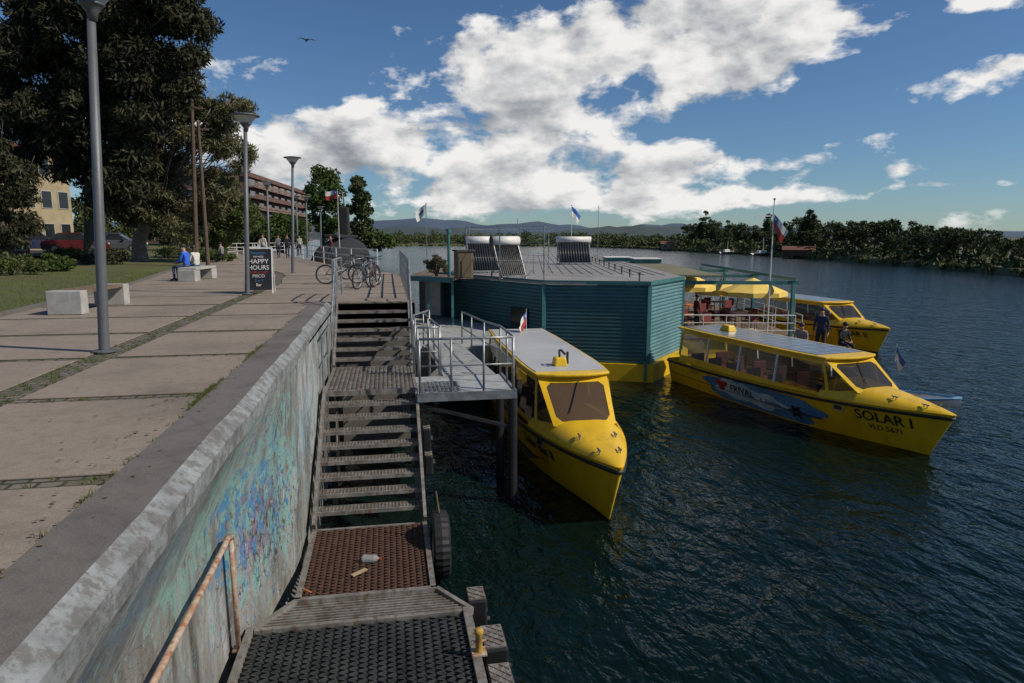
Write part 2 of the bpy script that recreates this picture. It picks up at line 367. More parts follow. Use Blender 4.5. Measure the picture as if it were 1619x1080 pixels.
# ------------------------------------------------------------------ setting
struct(MB().poly([(-6000,-3000,ZW),(6000,-3000,ZW),(6000,9000,ZW),(-6000,9000,ZW)]).build('water', m_water))
RE = [(.62,16.7),(.62,30),(-2.0,36),(-5.5,50),(-11,75),(-22,115),(-45,190),(-90,330)]
LE = [(-7.1,-4),(-7.3,12),(-8.4,25),(-12.5,50),(-19,75),(-32,115),(-56,190),(-100,330)]
base = [(-1.75,-4),(-1.75,16.7)]+RE+LE[::-1]
struct(MB().prism(base, -.6, -.02).build('promenade', m_cobble))
bm = MB(); pts = RE
for i in range(len(pts)-1):
    a, b = pts[i], pts[i+1]; bm.poly([(a[0],a[1],-.02),(b[0],b[1],-.02),(b[0]+.3,b[1],-4.5),(a[0]+.1,a[1],-4.5)])
bm.poly([(-1.3,16.7,-.03),(.62,16.7,-.03),(.62,16.7,-4.5),(-1.3,16.7,-4.5)])
tag(bm.build('river_wall', m_cop), 'plain grey concrete river wall beyond the head of the steel stairs', 'wall')
sl = MB(); ys = [4.65+2.45*k for k in range(-3, 60)]
def edge(P, y):
    for a, b in zip(P, P[1:]):
        if a[1] <= y <= b[1]: return a[0]+(b[0]-a[0])*(y-a[1])/(b[1]-a[1])
    return P[-1][0]
for k in range(len(ys)-1):
    y0, y1 = ys[k]+.12, ys[k+1]-.10
    if y0 > 150: break
    for side in (0, 1):
        def xr(y):
            L = edge(LE, y)+.02
            R = -1.79 if y < 16.6 else edge(RE, y)-.15
            mid = -3.75 if y < 26 else (L*.5+R*.5)
            return (L, mid-.19) if side == 0 else (mid+.19, R)
        a0, b0 = xr(y0); a1, b1 = xr(y1)
        if y0 < 16.6 < y1: b1 = b0
        zz = random.uniform(-.005, .005)
        sl.prism([(a0,y0),(b0,y0),(b1,y1),(a1,y1)], -.018, zz)
        if side == 1 and y0 < 16.6 < y1 : sl.prism([(-1.2,16.9),(.45,16.9),(.45,y1),(-1.2,y1)], -.018, .003)
struct(sl.build('paving_slabs', m_slab, bevel=.01), cat='pavement')
kb = MB()
for a, b in zip(LE[:-2], LE[1:-1]): kb.bar((a[0]-.07,a[1],-.03), (b[0]-.07,b[1],-.03), .14, .18)
struct(kb.build('kerb', m_cop))
lw = MB()
Lp = [(x-.14, y) for x, y in LE]
lw.add([(x,y,.0) for x,y in Lp]+[(x-22,y+2,.35) for x,y in Lp]+[(x-400,y,.6) for x,y in Lp],
   [(i,i+1,len(Lp)+i+1,len(Lp)+i) for i in range(len(Lp)-1)]+[(len(Lp)+i,len(Lp)+i+1,2*len(Lp)+i+1,2*len(Lp)+i) for i in range(len(Lp)-1)])
struct(lw.build('lawn', m_lawn))
rd = MB(); rd.poly([(-60,47,.62),(-19,47,.40),(-25,66,.42),(-70,70,.66)]); struct(rd.build('road', m_asph))
qw = thing('quay_wall', 'long grey concrete quay wall with faded graffiti below the promenade', 'wall', (-1.5,6,-4.5))
N = 60
prof = [(-1.77,.0),(-1.77,.035),(-1.40,.032),(-1.29,-.055),(-1.30,-.2)]
def cop(i):
    y = -4+20.7*i/N; w = .006*math.sin(y*2.1)+.004*math.sin(y*5.3)+random.uniform(-.004,.004)
    if y > 11.6: w -= .05
    return [(x+w*(1 if k > 1 else 0), y, z+(random.uniform(-.006,.006) if k == 3 else 0)) for k, (x, z) in enumerate(prof)]
cops = [cop(i) for i in range(N+1)]
for (a, b, nm, mt) in ((0,2,'coping',m_cop),(2,4,'painted_edge',m_chamfer)):
    mb = MB()
    for i in range(N+1): mb.v += cops[i][a:b+1]
    n = b-a+1
    for i in range(N):
        for k in range(n-1): mb.f.append((i*n+k,(i+1)*n+k,(i+1)*n+k+1,i*n+k+1))
    mb.build(nm, mt, qw)
fa = MB(); zz = [-.2,-.7,-1.3,-2.2,-3.2,-4.5]
def fx(y): return 1 if y < 7.3 else (0 if y > 9.3 else 1-(y-7.3)/2)
NF = 60
for i in range(NF+1):
    y = -4+20.7*i/NF; k = fx(y); w = .01*math.sin(y*1.7)+.007*math.sin(y*4.9)
    for j, z in enumerate(zz): fa.v.append((-1.315-(.53*k*min(1, j/2)) + w*(j > 0), y, z))
for i in range(NF):
    for j in range(5): fa.f.append((i*6+j,(i+1)*6+j,(i+1)*6+j+1,i*6+j+1))
fa.build('wall_face', m_wall, qw, smooth=True)
# ------------------------------------------------------------------ gratings
def expanded(mb, x0, x1, y0, y1, z, cx, cy, w, h):
    ny = int((y1-y0)/cy); nx = int((x1-x0)/cx)
    cy = (y1-y0)/ny; cx = (x1-x0)/nx
    for j in range(ny):
        yb = y0+cy*(j+.5)
        for i in range(nx):
            xa = x0+cx*i; sgn = 1 if (i+j) % 2 else -1
            mb.bar((xa, yb-sgn*cy*.5, z), (xa+cx, yb+sgn*cy*.5, z), w, h)
st = thing('steel_staircase', 'long galvanised steel staircase descending beside the quay wall to the floating platform', 'staircase', (-.37,8.1,-3.0))
SX0, SX1 = -1.2, .46
def tread(y, z, n=1):
    tb = MB(); d = .25
    tb.box(((SX0+SX1)/2, y, z-.025), (SX1-SX0, .03, .06)); tb.box(((SX0+SX1)/2, y+d, z-.02), (SX1-SX0, .012, .04))
    for q in (1,2,3,4): tb.box(((SX0+SX1)/2, y+d*q/5, z-.02), (SX1-SX0, .014, .03))
    for k in range(30): tb.box((SX0+.03+k*(SX1-SX0-.06)/29, y+d/2, z-.014), (.018, d, .028))
    tb.build('tread', m_tread, st)
Zl1, Zl2 = -1.28, -2.87
for k in range(1, 7): tread(16.7-.255*k, -.183*k)
for k in range(1, 9): tread(12.75-.283*k, Zl1-.177*k)
ld = MB(); expanded(ld, SX0+.03, SX1-.03, 12.8, 15.1, Zl1-.015, .083, .045, .012, .025)
ld.build('upper_landing', m_tread, st)
fr = MB()
for x in (SX0, SX1): fr.box((x, 13.95, Zl1-.05), (.06, 2.4, .12))
fr.box((-.37,12.78,Zl1-.04), (1.6,.05,.1)); fr.box((-.37,15.13,Zl1-.04),(1.6,.05,.1))
for y in (13.4,14.2): fr.box((-.37,y,Zl1-.09),(1.6,.06,.08))
fr.build('upper_landing_frame', m_tread, st)
ld = MB(); expanded(ld, SX0+.03, SX1-.03, 8.2, 10.2, Zl2-.015, .083, .04, .013, .03)
ld.build('lower_landing', m_rustg, st)
fr = MB()
for x in (SX0, SX1): fr.box((x, 9.2, Zl2-.03), (.07, 2.1, .12))
fr.box((-.37,8.15,Zl2-.02), (1.73,.07,.1)); fr.box((-.37,10.22,Zl2-.04),(1.6,.05,.1))
for y in (8.8,9.5): fr.box((-.37,y,Zl2-.09),(1.6,.06,.08))
fr.build('lower_landing_frame', m_tread, st)
for x in (SX0-.01, SX1+.01):
    mb = MB(); mb.bar((x,16.75,-.02),(x,15.1,Zl1+.0),.04,.2); mb.build('stringer', m_tread, st)
    mb = MB(); mb.bar((x,12.8,Zl1+.02),(x,10.2,Zl2+.04),.05,.2); mb.build('stringer', m_tread, st)
def railset(mb, pts, h=1.0, r=.022, mids=(.5,), posts=None, top=.024):
    P = [Vector(p) for p in pts]
    mb.tube([p+Vector((0,0,h)) for p in P], top, 8)
    for m in mids: mb.tube([p+Vector((0,0,h*m)) for p in P], r*.8, 6)
    for p in P: mb.tube([p, p+Vector((0,0,h))], r, 8)
mb = MB(); railset(mb, [(SX0-.03,16.7,0),(SX0-.03,15.9,-.6),(SX0-.03,15.1,Zl1),(SX0-.03,14.0,Zl1),(SX0-.03,12.85,Zl1)]); mb.build('handrail', m_galv, st)
mb = MB(); railset(mb, [(SX1+.03,17.2,0),(SX1+.03,16.7,0),(SX1+.03,15.9,-.6),(SX1+.03,15.1,Zl1),(SX1+.03,14.2,Zl1)]); mb.build('handrail', m_galv, st)
for x in (SX0+.1, SX1):
    for y in (12.9,15.0,8.3,10.1): mb = MB(); mb.bar((x,y,-4.4),(x,y,(Zl1 if y > 12 else Zl2)-.1),.1,.1); mb.build('support_column', m_blackp, st)
mb = MB()
for k in range(9): mb.bar((-1.62+.045*k*.9, 7.72+.05*k, Zl2-.09+.006*k), (.82-.035*k, 7.72+.05*k, Zl2-.09+.006*k), .025, .05)
mb.bar((-1.66,7.7,Zl2-.1),(-1.2,8.15,Zl2-.02),.06,.1); mb.bar((.9,7.7,Zl2-.1),(.5,8.15,Zl2-.02),.06,.1)
mb.build('ramp_ribs', m_tread, st)
pl = thing('landing_platform', 'blackened steel grating platform floating at the foot of the stairs', 'platform', (-.4,6.2,-3.3))
ld = MB(); expanded(ld, -1.62, .78, 4.6, 7.62, -2.95, .1, .045, .016, .03); ld.build('grating', m_plat, pl)
fr = MB()
for x, w in ((-1.67,.08),(.83,.1)): fr.box((x,6.1,-2.97),(w,3.2,.16))
fr.box((-.42,7.66,-2.97),(2.4,.06,.14))
for y in (5.2,6.0,6.8): fr.box((-.42,y,-3.07),(2.4,.06,.1))
for x in (-1.0,-.4,.2): fr.box((x,6.1,-3.08),(.05,3.0,.1))
fr.build('frame', m_tread, pl, bevel=.006)
for x in (-1.2,.3):
    fl = MB(); fl.cyl((x,4.4,-3.45),(x,7.7,-3.45),.26,16); fl.build('float', m_blackp, pl, smooth=True)
bo = thing('mooring_bollard', 'small rusty yellow mooring bollard on the platform edge', 'bollard', (.86,6.75,-2.89))
mb = MB(); mb.lathe([(.045,0),(.04,.03),(.038,.2),(.05,.22),(.05,.26),(.03,.28)], (.86,6.75,-2.89), 14); mb.build('post', M('worn yellow steel',(.5,.32,.05),(.25,.12,.04),9,.7,0,.4,c3=(.15,.06,.03)), bo, smooth=True)
mb = MB(); mb.cyl((.78,6.75,-2.76),(.94,6.75,-2.76),.014,8); mb.build('cross_bar', m_rust, bo)
mb = MB(); mb.box((.86,6.75,-2.885),(.16,.16,.02)); mb.build('base_plate', m_rust, bo)
def fender(x, y, z, dx, dy, dz, lab):
    r = thing('dock_fender', lab, 'fender', (x,y,z))
    mb = MB(); mb.box((x,y,z+dz/2),(dx,dy,dz),taper=.94); mb.build('block', m_blackp, r, bevel=.03)
    mb = MB(); mb.box((x,y,z+dz+.01),(dx*.8,dy*.86,.02)); expanded(mb, x-dx*.38, x+dx*.38, y-dy*.4, y+dy*.4, z+dz+.025, .05, .05, .008, .01); mb.build('top_plate', m_tread, r)
    for s in (-1,1):
        mb = MB(); mb.cyl((x+dx*.5*.9,y+s*dy*.3,z+dz*.6),(x+dx*.5+.03,y+s*dy*.3,z+dz*.6),.03,8); mb.build('bolt', m_steel, r)
fender(.98,7.95,-3.6,.26,.34,.72,'square black dock fender nearest the foot of the steel stairs')
fender(1.06,7.05,-3.6,.30,.5,.68,'black dock fender beside the yellow bollard')
fender(1.04,6.3,-3.6,.28,.62,.66,'black dock fender nearest the camera on the platform edge')
fender(.62,12.2,-2.4,.16,.2,.5,'small black block on the stair stringer just below the upper landing')
fender(.62,11.7,-2.6,.16,.22,.36,'lower small black block on the stair stringer above the tyre')
def tyre(c, R, r, lab):
    t_ = thing('tyre_fender', lab, 'tyre', (c[0],c[1],c[2]-R))
    mb = MB(); n = 60
    for k in range(n):
        a = 2*math.pi*k/n; g_ = R*(.975 if k % 2 else 1.0)
        pr = [(R*.62,-r*.9),(R*.85,-r*1.05),(g_*.97,-r*.8),(g_,0),(g_*.97,r*.8),(R*.85,r*1.05),(R*.62,r*.9),(R*.6,r*.5),(R*.66,0),(R*.6,-r*.5)]
        for q, h in pr: mb.v.append((c[0]+h, c[1]+q*math.cos(a), c[2]+q*math.sin(a)))
    for k in range(n):
        for j in range(10): mb.f.append((k*10+j,((k+1)%n)*10+j,((k+1)%n)*10+(j+1)%10,k*10+(j+1)%10))
    mb.build('rubber', m_black, t_)
    mb = MB(); mb.tube([(c[0],c[1],c[2]+R*.8),(c[0]-.05,c[1]+.05,c[2]+R+.3)],.012,6); mb.build('hanging_rope', m_wood, t_)
tyre((.66,9.6,-2.95),.50,.12,'large black tyre hung on the river side of the lower landing')
hr = thing('rusty_handrail', 'rusty peeling pipe handrail between the quay wall and the platform', 'handrail', (-1.73,7.3,-2.95))
mb = MB(); mb.tube([(-1.73,3.6,-1.62),(-1.73,5,-1.6),(-1.73,6.6,-1.6),(-1.73,7.22,-1.58),(-1.73,7.32,-1.63)],.03,10); mb.build('top_rail', m_rust, hr, smooth=True)
mb = MB(); mb.tube([(-1.73,7.32,-1.6),(-1.73,7.36,-2.95)],.028,10); mb.box((-1.73,7.36,-2.94),(.12,.12,.02)); mb.build('post', m_rust, hr, smooth=True)
# litter
bt = thing('plastic_bottle', 'empty clear plastic bottle lying on the rusty lower landing', 'bottle', (-.38,9.1,Zl2))
bp = at(572,884,Zl2+.04); m_bot = glassm('clear plastic',(.75,.75,.75),.72,.1)
mb = MB(); o = Vector((bp.x,bp.y,Zl2+.055)); d = Vector((1,-.25,.0)).normalized()
mb.tube([o+d*x for x in (0,.02,.05,.12,.17,.20,.235,.25)],[.02,.052,.056,.05,.056,.052,.018,.016],14)
mb.build('bottle_body', m_bot, bt, smooth=True)
mb = MB(); mb.tube([o+d*.245,o+d*.27],.019,12); mb.build('bottle_cap', m_red, bt)
wp = at(568,905,Zl2+.01); mb = MB(); mb.bar((wp.x-.09,wp.y-.08,Zl2+.012),(wp.x+.09,wp.y+.06,Zl2+.02),.06,.015); tag(mb.build('wood_scrap', M('pale wood',(.45,.32,.2),None,9,.8)), 'short pale scrap of wood beside the plastic bottle', 'wood scrap')
wp = at(485,937,Zl2+.01); mb = MB(); mb.bar((wp.x-.05,wp.y+.05,Zl2+.04),(wp.x+.06,wp.y-.06,Zl2+.04),.02,.012); tag(mb.build('wood_scrap', m_orange), 'orange brown sliver of wood at the left corner of the lower landing', 'wood scrap')
# side landing and gangway
gw = thing('gangway', 'grey steel gangway with pipe railings from the stairs to the teal barge', 'gangway', (1.4,14,-1.6))
mb = MB(); mb.box((1.38,13.1,Zl1-.04),(1.78,1.6,.05)); mb.build('landing_plate', m_deckgrey, gw)
mb = MB(); mb.box((1.38,12.28,Zl1-.07),(1.82,.05,.16)); mb.box((2.29,13.1,Zl1-.07),(.05,1.7,.16)); mb.box((1.38,13.92,Zl1-.09),(1.82,.05,.1)); mb.build('landing_frame', m_galv, gw)
mb = MB(); expanded(mb, .55, 1.3, 12.35, 13.3, Zl1+.0, .07, .05, .012, .02); mb.build('grating', m_galv, gw)
def dk(u, v): return (1.08+1.1*u+.0*v, 13.95+7.2*v, Zl1-.02-.45*v)
mb = MB(); mb.slab([dk(0,0),dk(1,0),dk(1,1),dk(0,1)],(0,0,-.06))
for v in [k/24 for k in range(25)]: mb.bar(Vector(dk(.06,v))+Vector((0,0,.008)),Vector(dk(.94,v))+Vector((0,0,.008)),.03,.016)
mb.build('deck', m_deckgrey, gw)
def grail(pts, name='railing', h=1.0):
    mb = MB(); railset(mb, pts, h, .022, (.5,)); mb.build(name, m_galv, gw, smooth=True)
grail([(.52,12.32,Zl1),(1.1,12.32,Zl1),(1.7,12.32,Zl1),(2.25,12.32,Zl1)])
grail([(2.27,12.36,Zl1),(2.27,13.1,Zl1),(2.27,13.9,Zl1),(2.22,16,Zl1-.15),(2.22,18.5,Zl1-.3),(2.22,21,Zl1-.45)])
grail([(1.03,14,Zl1),(1.03,16,Zl1-.15),(1.03,18.5,Zl1-.3),(1.03,21,Zl1-.45)])
grail([(.56,13.95,Zl1),(.8,13.95,Zl1),(1.0,13.95,Zl1)])
grail([(.56,15.2,Zl1),(.56,16.2,Zl1),(1.0,17.3,Zl1)])
for x, y in ((2.25,12.35),(2.25,13.85)):
    mb = MB(); mb.cyl((x,y,-4.5),(x,y,Zl1-.1),.09,12); mb.build('pile', m_blackp, gw)
mb = MB(); mb.bar((.5,12.35,-1.5),(2.2,12.35,-2.0),.06,.06); mb.build('brace', m_blackp, gw)
# ------------------------------------------------------------------ text
def textmesh(body, size):
    c = bpy.data.curves.new('txt', 'FONT'); c.body = body; c.size = size; c.align_x = 'CENTER'; c.align_y = 'CENTER'; c.resolution_u = 3
    o = bpy.data.objects.new('txt', c); COL.objects.link(o); dg = bpy.context.evaluated_depsgraph_get(); dg.update()
    me = bpy.data.meshes.new_from_object(o.evaluated_get(dg)); v = [tuple(p.co) for p in me.vertices]; f = [tuple(p.vertices) for p in me.polygons]
    bpy.data.objects.remove(o); bpy.data.curves.remove(c); bpy.data.meshes.remove(me); return v, f
def text(body, size, mat, parent, fn, name='lettering', sx=1, bold=0):
    v, f = textmesh(body, size); mb = MB(); mb.add([fn(p[0]*sx, p[1]) for p in v], f)
    if bold:
        for dx, dy in ((bold,0),(0,bold),(-bold,0)): mb.add([fn(p[0]*sx+dx, p[1]+dy) for p in v], f)
    return mb.build(name, mat, parent)
# ------------------------------------------------------------------ boats
def boat(name, label, bow, stern, S0, S1, ZR, B, style, world_z=ZW, fine=.84):
    bow = Vector(bow); stern = Vector(stern); d = (bow-stern); L = d.length
    r = thing(name, label, 'boat', (stern.x, stern.y, world_z), math.atan2(d.y, d.x), world=False)
    def hb(tt): return B/2*(.93+.07*min(1,tt/.2))*(1-fine*max(0,(tt-.52)/.48)**2.3)
    def sh(tt): return S0+(S1-S0)*max(0,(tt-.2)/.8)**1.3
    def hull(tt, q):
        s = sh(tt); z = -.35+(s+.35)*q
        fl = .64+.36*q**.6 if q > 0 else 0
        if q <= .12: fl = fl*q/.12 if q > 0 else 0
        y = hb(tt)*(fl-(.25*(1-q)*tt**3 if q > 0 else 0))*(1-tt**5*(1-min(1,max(0,q-.1)/.9)**.75))
        x = tt*L-(1-q)*.62*tt**4
        return x, max(0, y), z
    def hmap(x, z, side=-1, off=.012):
        tt = min(1, x/L)
        for _ in range(6):
            q = (z+.35)/(sh(tt)+.35); tt = min(1, (x+(1-q)*.62*tt**4)/L)
        X, Y, Z = hull(tt, q); return (X, side*(Y+off), z)
    n = 32; qs = [0,.06,.12,.25,.4,.55,.7,.85,1]
    T = [i/n for i in range(n+1)]
    def shell(q0, q1, off=0):
        qq = [q for q in qs if q0 <= q <= q1]; mb = MB(); m_ = len(qq)-1
        for side in (-1, 1):
            def fn(u, v):
                x, y, z = hull(u, qq[int(round(v*m_))]); return (x+off*u, side*(y+(off if y > 0 else 0)), z)
            mb.grid(fn, n, m_)
        def stem(a, v):
            x, y, z = hull(1, qq[int(round(v*m_))]); w = 2*a-1; return (x+off+.9*y*(1-w*w), w*(y+(off if y > 0 else 0)), z)
        mb.grid(stem, 8, m_)
        tr = [hull(0,q) for q in qq]; mb.poly([(0-off, -y, z) for x,y,z in tr]+[(0-off, y, z) for x,y,z in tr[::-1]])
        return mb
    shell(0, 1).build('hull', m_yellow, r, smooth=True)
    shell(0, .26, .012).build('bottom_band', m_blackp, r, smooth=True)
    path = [hull(q,.93) for q in T]; tipx, tipy, tipz = path[-1]
    mb = MB(); mb.tube([(x, -(y+.01), z) for x,y,z in path]+[(tipx+.9*tipy*.75,-tipy*.5,tipz),(tipx+.9*tipy,0,tipz),(tipx+.9*tipy*.75,tipy*.5,tipz)]+[(x, y+.01, z) for x,y,z in path[::-1]], .04, 8); mb.build('rub_rail', m_black, r, smooth=True)
    ZC = ZR; tc0, tc1 = .06, .70
    xw1 = (tc1+.10)*L; x0c, x1c = tc0*L, tc1*L
    def hh(x): k = max(0,min(1,(x-x1c)/(L-x1c))); return .40*(1-k)**.85
    def hood(x, w):
        tt = x/L; return (hull(tt,1)[0], w*hull(tt,1)[1], sh(tt)-.01+hh(x)*(1-abs(w)**4)+.03*(1-w*w))
    mb = MB(); mb.grid(lambda u, v: hood(x1c+.02+(L-x1c-.02)*u, 2*v-1), 18, 20)
    tp = hull(1,1); mb.grid(lambda a, b: (tp[0]+.9*tp[1]*(1-(2*a-1)**2)*b, (2*a-1)*tp[1], sh(1)-.01+.03*(1-(2*a-1)**2)*(1-b)), 8, 3); mb.build('foredeck', m_yellow, r, smooth=True)
    mb = MB(); mb.grid(lambda u, v: (u*tc1*L+.1, (2*v-1)*(hb(u*tc1)-.05), .35), 6, 2); mb.build('cabin_floor', m_steel, r)
    def cw(x): return hb(min(1, x/L))-.1
    def sp_(x, z, side):
        s = sh(x/L); k = max(0,(z-s)/(ZC-s)); return (x, side*(cw(x)-.13*k), z)
    zsil, ztop = S0+.22, ZC-.12
    def wallq(mb, x0, x1, z0, z1, side):
        m_ = 4
        for i in range(m_):
            a = x0+(x1-x0)*i/m_; b = x0+(x1-x0)*(i+1)/m_
            mb.poly([sp_(a,z0 if z0 else sh(a/L)-.02,side), sp_(b,z0 if z0 else sh(b/L)-.02,side), sp_(b,z1,side), sp_(a,z1,side)])
    zf = hood(xw1, .75)[2]+.01; wt = cw(x1c)-.13; wb = hb(xw1/L)*.80
    for side in (-1, 1):
        mb = MB(); wallq(mb, x0c, x1c, None, zsil, side); wallq(mb, x0c, x1c, ztop, ZC, side)
        A0 = sp_(x1c, sh(tc1)-.02, side); A1 = sp_(x1c, zsil, side); B0 = hood(xw1, side*.97); B1 = (xw1, side*wb, zf)
        mb.poly([A0, B0, B1, (x1c+.05*L, (A1[1]+B1[1])/2, (zsil+zf)/2+.04), A1]); mb.poly([A0,A1,(x1c,side*.8*cw(x1c),zsil),(x1c,side*.8*cw(x1c),sh(tc1))])
        mb.build('cabin_side', m_yellow, r)
        edges = [x0c+(x1c-x0c)*k/4 for k in range(5)] if style != 'front' else [x0c, x0c+.38*(x1c-x0c), x0c+.7*(x1c-x0c), x1c]
        for k in range(len(edges)-1):
            a, b = edges[k]+.05, edges[k+1]-.05
            mb = MB(); wallq(mb, a, b, zsil, ztop, side)
            mb.build('side_window', (m_clear if (style == 'long' and k < 3) else m_dglass), r)
        for k, a in enumerate(edges):
            mb = MB(); lean = .25 if k == len(edges)-1 else 0
            mb.bar(sp_(a+lean,zsil-.02,side), sp_(a,ztop+.02,side), .06, .05, up=(0,1,0)); mb.build('pillar', m_yellow if (k in (0, len(edges)-1) or style=='front') else m_white, r)
        mb = MB(); mb.poly([sp_(x1c+.05,zsil+.03,side), (xw1-.1,side*(wb+.0),zf+.04), sp_(x1c+.05,ztop-.03,side)]); mb.build('quarter_window', m_dglass, r)
    a, b, c_, d_ = Vector((x1c+.02,-wt,ZC-.02)), Vector((x1c+.02,wt,ZC-.02)), Vector((xw1,wb,zf)), Vector((xw1,-wb,zf))
    mid = lambda p, q, k: p+(q-p)*k
    def wsp(s, v):
        p = mid(mid(a,b,s), mid(d_,c_,s), v); p = p.copy(); p.x += .16*(1-(2*s-1)**2)*(.35+.65*v); return p
    mb = MB(); nS = 10
    rim = lambda s0, s1, v0, v1: mb.grid(lambda i, j: wsp(s0+(s1-s0)*i, v0+(v1-v0)*j), nS, 2)
    rim(0,1,0,.12); rim(0,1,.9,1); rim(0,.08,.12,.9); rim(.92,1,.12,.9)
    for s0, v0, du, dv in ((.08,.12,.07,.09),(.92,.12,-.07,.09),(.08,.9,.07,-.09),(.92,.9,-.07,-.09)): mb.poly([wsp(s0,v0), wsp(s0+du,v0), wsp(s0,v0+dv)])
    mb.grid(lambda i, j: Vector((wsp(i,0).x*(1-j)+(x1c)*j, wsp(i,0).y, ZC-.02+.03*j)), nS, 1)
    mb.build('windscreen_frame', m_yellow, r)
    mb = MB(); mb.grid(lambda i, j: wsp(.08+.84*i, .12+.78*j)-Vector((.014,0,.004)), nS, 3); mb.build('windscreen', m_brown if style=='front' else m_dglass, r, smooth=True)
    mb = MB(); mb.tube([wsp(.55,.1)+Vector((.03,0,.01)), wsp(.3,.72)+Vector((.03,0,.01))],.012,6); mb.build('wiper', m_black, r)
    NR = 12
    def rw(x): return cw(x)-.13+.06
    xs = [x0c-.25+(x1c+.06-x0c+.25)*i/NR for i in range(NR+1)]; we = rw(x1c+.06)
    front = [(x1c+.06+.2*(1-(k/4)**2), k/4*we) for k in (-3,-2,-1,0,1,2,3)]
    mb = MB(); mb.prism([(x,-rw(max(x,.2))) for x in xs]+front+[(x,rw(max(x,.2))) for x in xs[::-1]], ZC, ZC+.07); roof = mb.build('roof', m_yellow, r, bevel=.025)
    xs2 = [x0c-.1+(x1c-(.12 if style=='front' else .3)-x0c+.1)*i/NR for i in range(NR+1)]; ins_ = .07 if style == 'front' else .13
    mb = MB(); mb.prism([(x,-rw(max(x,.2))+ins_) for x in xs2]+[(x,rw(max(x,.2))-ins_) for x in xs2[::-1]], ZC+.06, ZC+.085)
    mb.build('roof_panel' if style == 'front' else 'solar_panel', m_solar if style != 'front' else m_roofgrey, roof)
    k = x0c+.6
    while k < x1c-1.0:
        for s in (-1, 1):
            mb = MB(); mb.box((k,s*.5,.6),(.42,.5,.08)); mb.box((k-.2,s*.5,.85),(.07,.5,.5)); mb.box((k,s*.5,.46),(.3,.4,.2)); mb.build('seat', m_seat, r, bevel=.02)
        k += .95
    mb = MB(); mb.box((x1c-.4,0,sh(.7)-.1),(.35,1.0,.5)); mb.build('helm_console', m_blackp, r)
    for s in (-1, 1):
        for q in (.88, .95):
            p = hood(q*L, s*.6); x, y, z = p; z += .03
            mb = MB(); mb.cyl((x-.04,y,z-.04),(x-.04,y,z+.03),.012,6); mb.cyl((x+.04,y,z-.04),(x+.04,y,z+.03),.012,6); mb.tube([(x-.09,y,z+.035),(x+.09,y,z+.035)],.016,6); mb.build('cleat', m_galv, r)
    for s in (-1,1):
        x = .76*L; zq = sh(.76)-.22; a_ = hmap(x-.13,zq,s,.01); b_ = hmap(x+.13,zq,s,.01)
        mb = MB(); mb.bar(a_,b_,.03,.16); mb.build('vent_frame', m_galv, r); a_ = hmap(x-.1,zq,s,.02); b_ = hmap(x+.1,zq,s,.02); mb = MB(); mb.bar(a_,b_,.03,.1); mb.build('vent_hole', m_blackp, r)
    return r, L, hmap, sh, hb, ZC, x0c, x1c, xw1
m_seat = M('dull red seat', (.22,.05,.04), (.14,.03,.03), 4, .8)
r1 = boat('river_boat', 'nearest yellow river boat moored bow-on beside the gangway, pale grey roof', (3.80,10.72), (3.92,21.4), .95, 1.18, 2.12, 2.2, 'front', fine=.91)
r, L, hm, sh, hb, ZC, x0c, x1c, xw1 = r1
text('Solar Bus II', .34, m_blackp, r, lambda u, v: hm(.73*L+u, .68+v), 'name_lettering', bold=.008)
text('VLD 5672', .15, m_blackp, r, lambda u, v: hm(.74*L+u, .42+v), 'registration_lettering')
mb = MB(); mb.box((x1c-.75,-.1,ZC+.17),(.34,.3,.2),taper=.8); mb.build('roof_vent_box', m_yellow, r, bevel=.03)
mb = MB(); mb.tube([(x1c-.75,-.1,ZC+.25),(x1c-.78,-.1,ZC+.42),(x1c-.6,-.1,ZC+.45),(x1c-.45,-.05,ZC+.38)],.025,8); mb.build('horn', m_blackp, r)
mb = MB(); mb.cyl((x1c-.9,.12,ZC+.08),(x1c-.9,.12,ZC+.36),.03,8); mb.build('light_mast', m_blackp, r)
for k in range(4):
    mb = MB(); xa = x0c+.6+k*.8
    mb.slab([(xa,-(hb(xa/L)-.085),1.0),(xa+.35,-(hb((xa+.35)/L)-.085),1.0),(xa+.7,-(hb((xa+.7)/L)-.15),1.7),(xa+.35,-(hb((xa+.35)/L)-.15),1.7)],(0,-.01,0))
    mb.build('livery_stripe', m_blackp, r)
r2 = boat('river_boat', 'yellow river boat named SOLAR I with blue sponsor panel, moored off the barge corner', (12.42,12.95), (10.75,22.7), .82, 1.10, 1.9, 2.3, 'long', fine=.9)
r, L, hm, sh, hb, ZC, x0c, x1c, xw1 = r2
text('SOLAR I', .36, m_blackp, r, lambda u, v: hm(.865*L+u, .70+v), 'name_lettering', 1.0, bold=.007)
text('VLD 5671', .19, m_blackp, r, lambda u, v: hm(.865*L+u, .44+v), 'registration_lettering', bold=.003)
def blob(cx, cz, rx, rz, off, lob, mat, name, rings=6, n=48):
    V = [hm(cx, cz, -1, off)]; F = []
    for q in range(1, rings+1):
        for k in range(n):
            a = 2*math.pi*k/n; rr = q/rings*lob(a); V.append(hm(cx+rx*rr*math.cos(a), max(.03, min(.77, cz+rz*rr*math.sin(a))), -1, off))
    for k in range(n): F.append((0,1+k,1+(k+1)%n))
    for q in range(rings-1):
        for k in range(n): a = 1+q*n+k; b = 1+q*n+(k+1)%n; F.append((a,a+n,b+n,b))
    MB().add(V, F).build(name, mat, r)
blob(.47*L, .40, 2.35, .50, .014, lambda a: 1+.07*math.sin(5*a)+.06*math.sin(9*a+1), m_sky, 'sponsor_panel')
m_pale = M('pale printed cloud', (.5,.6,.65), (.2,.38,.5), 3, .5)
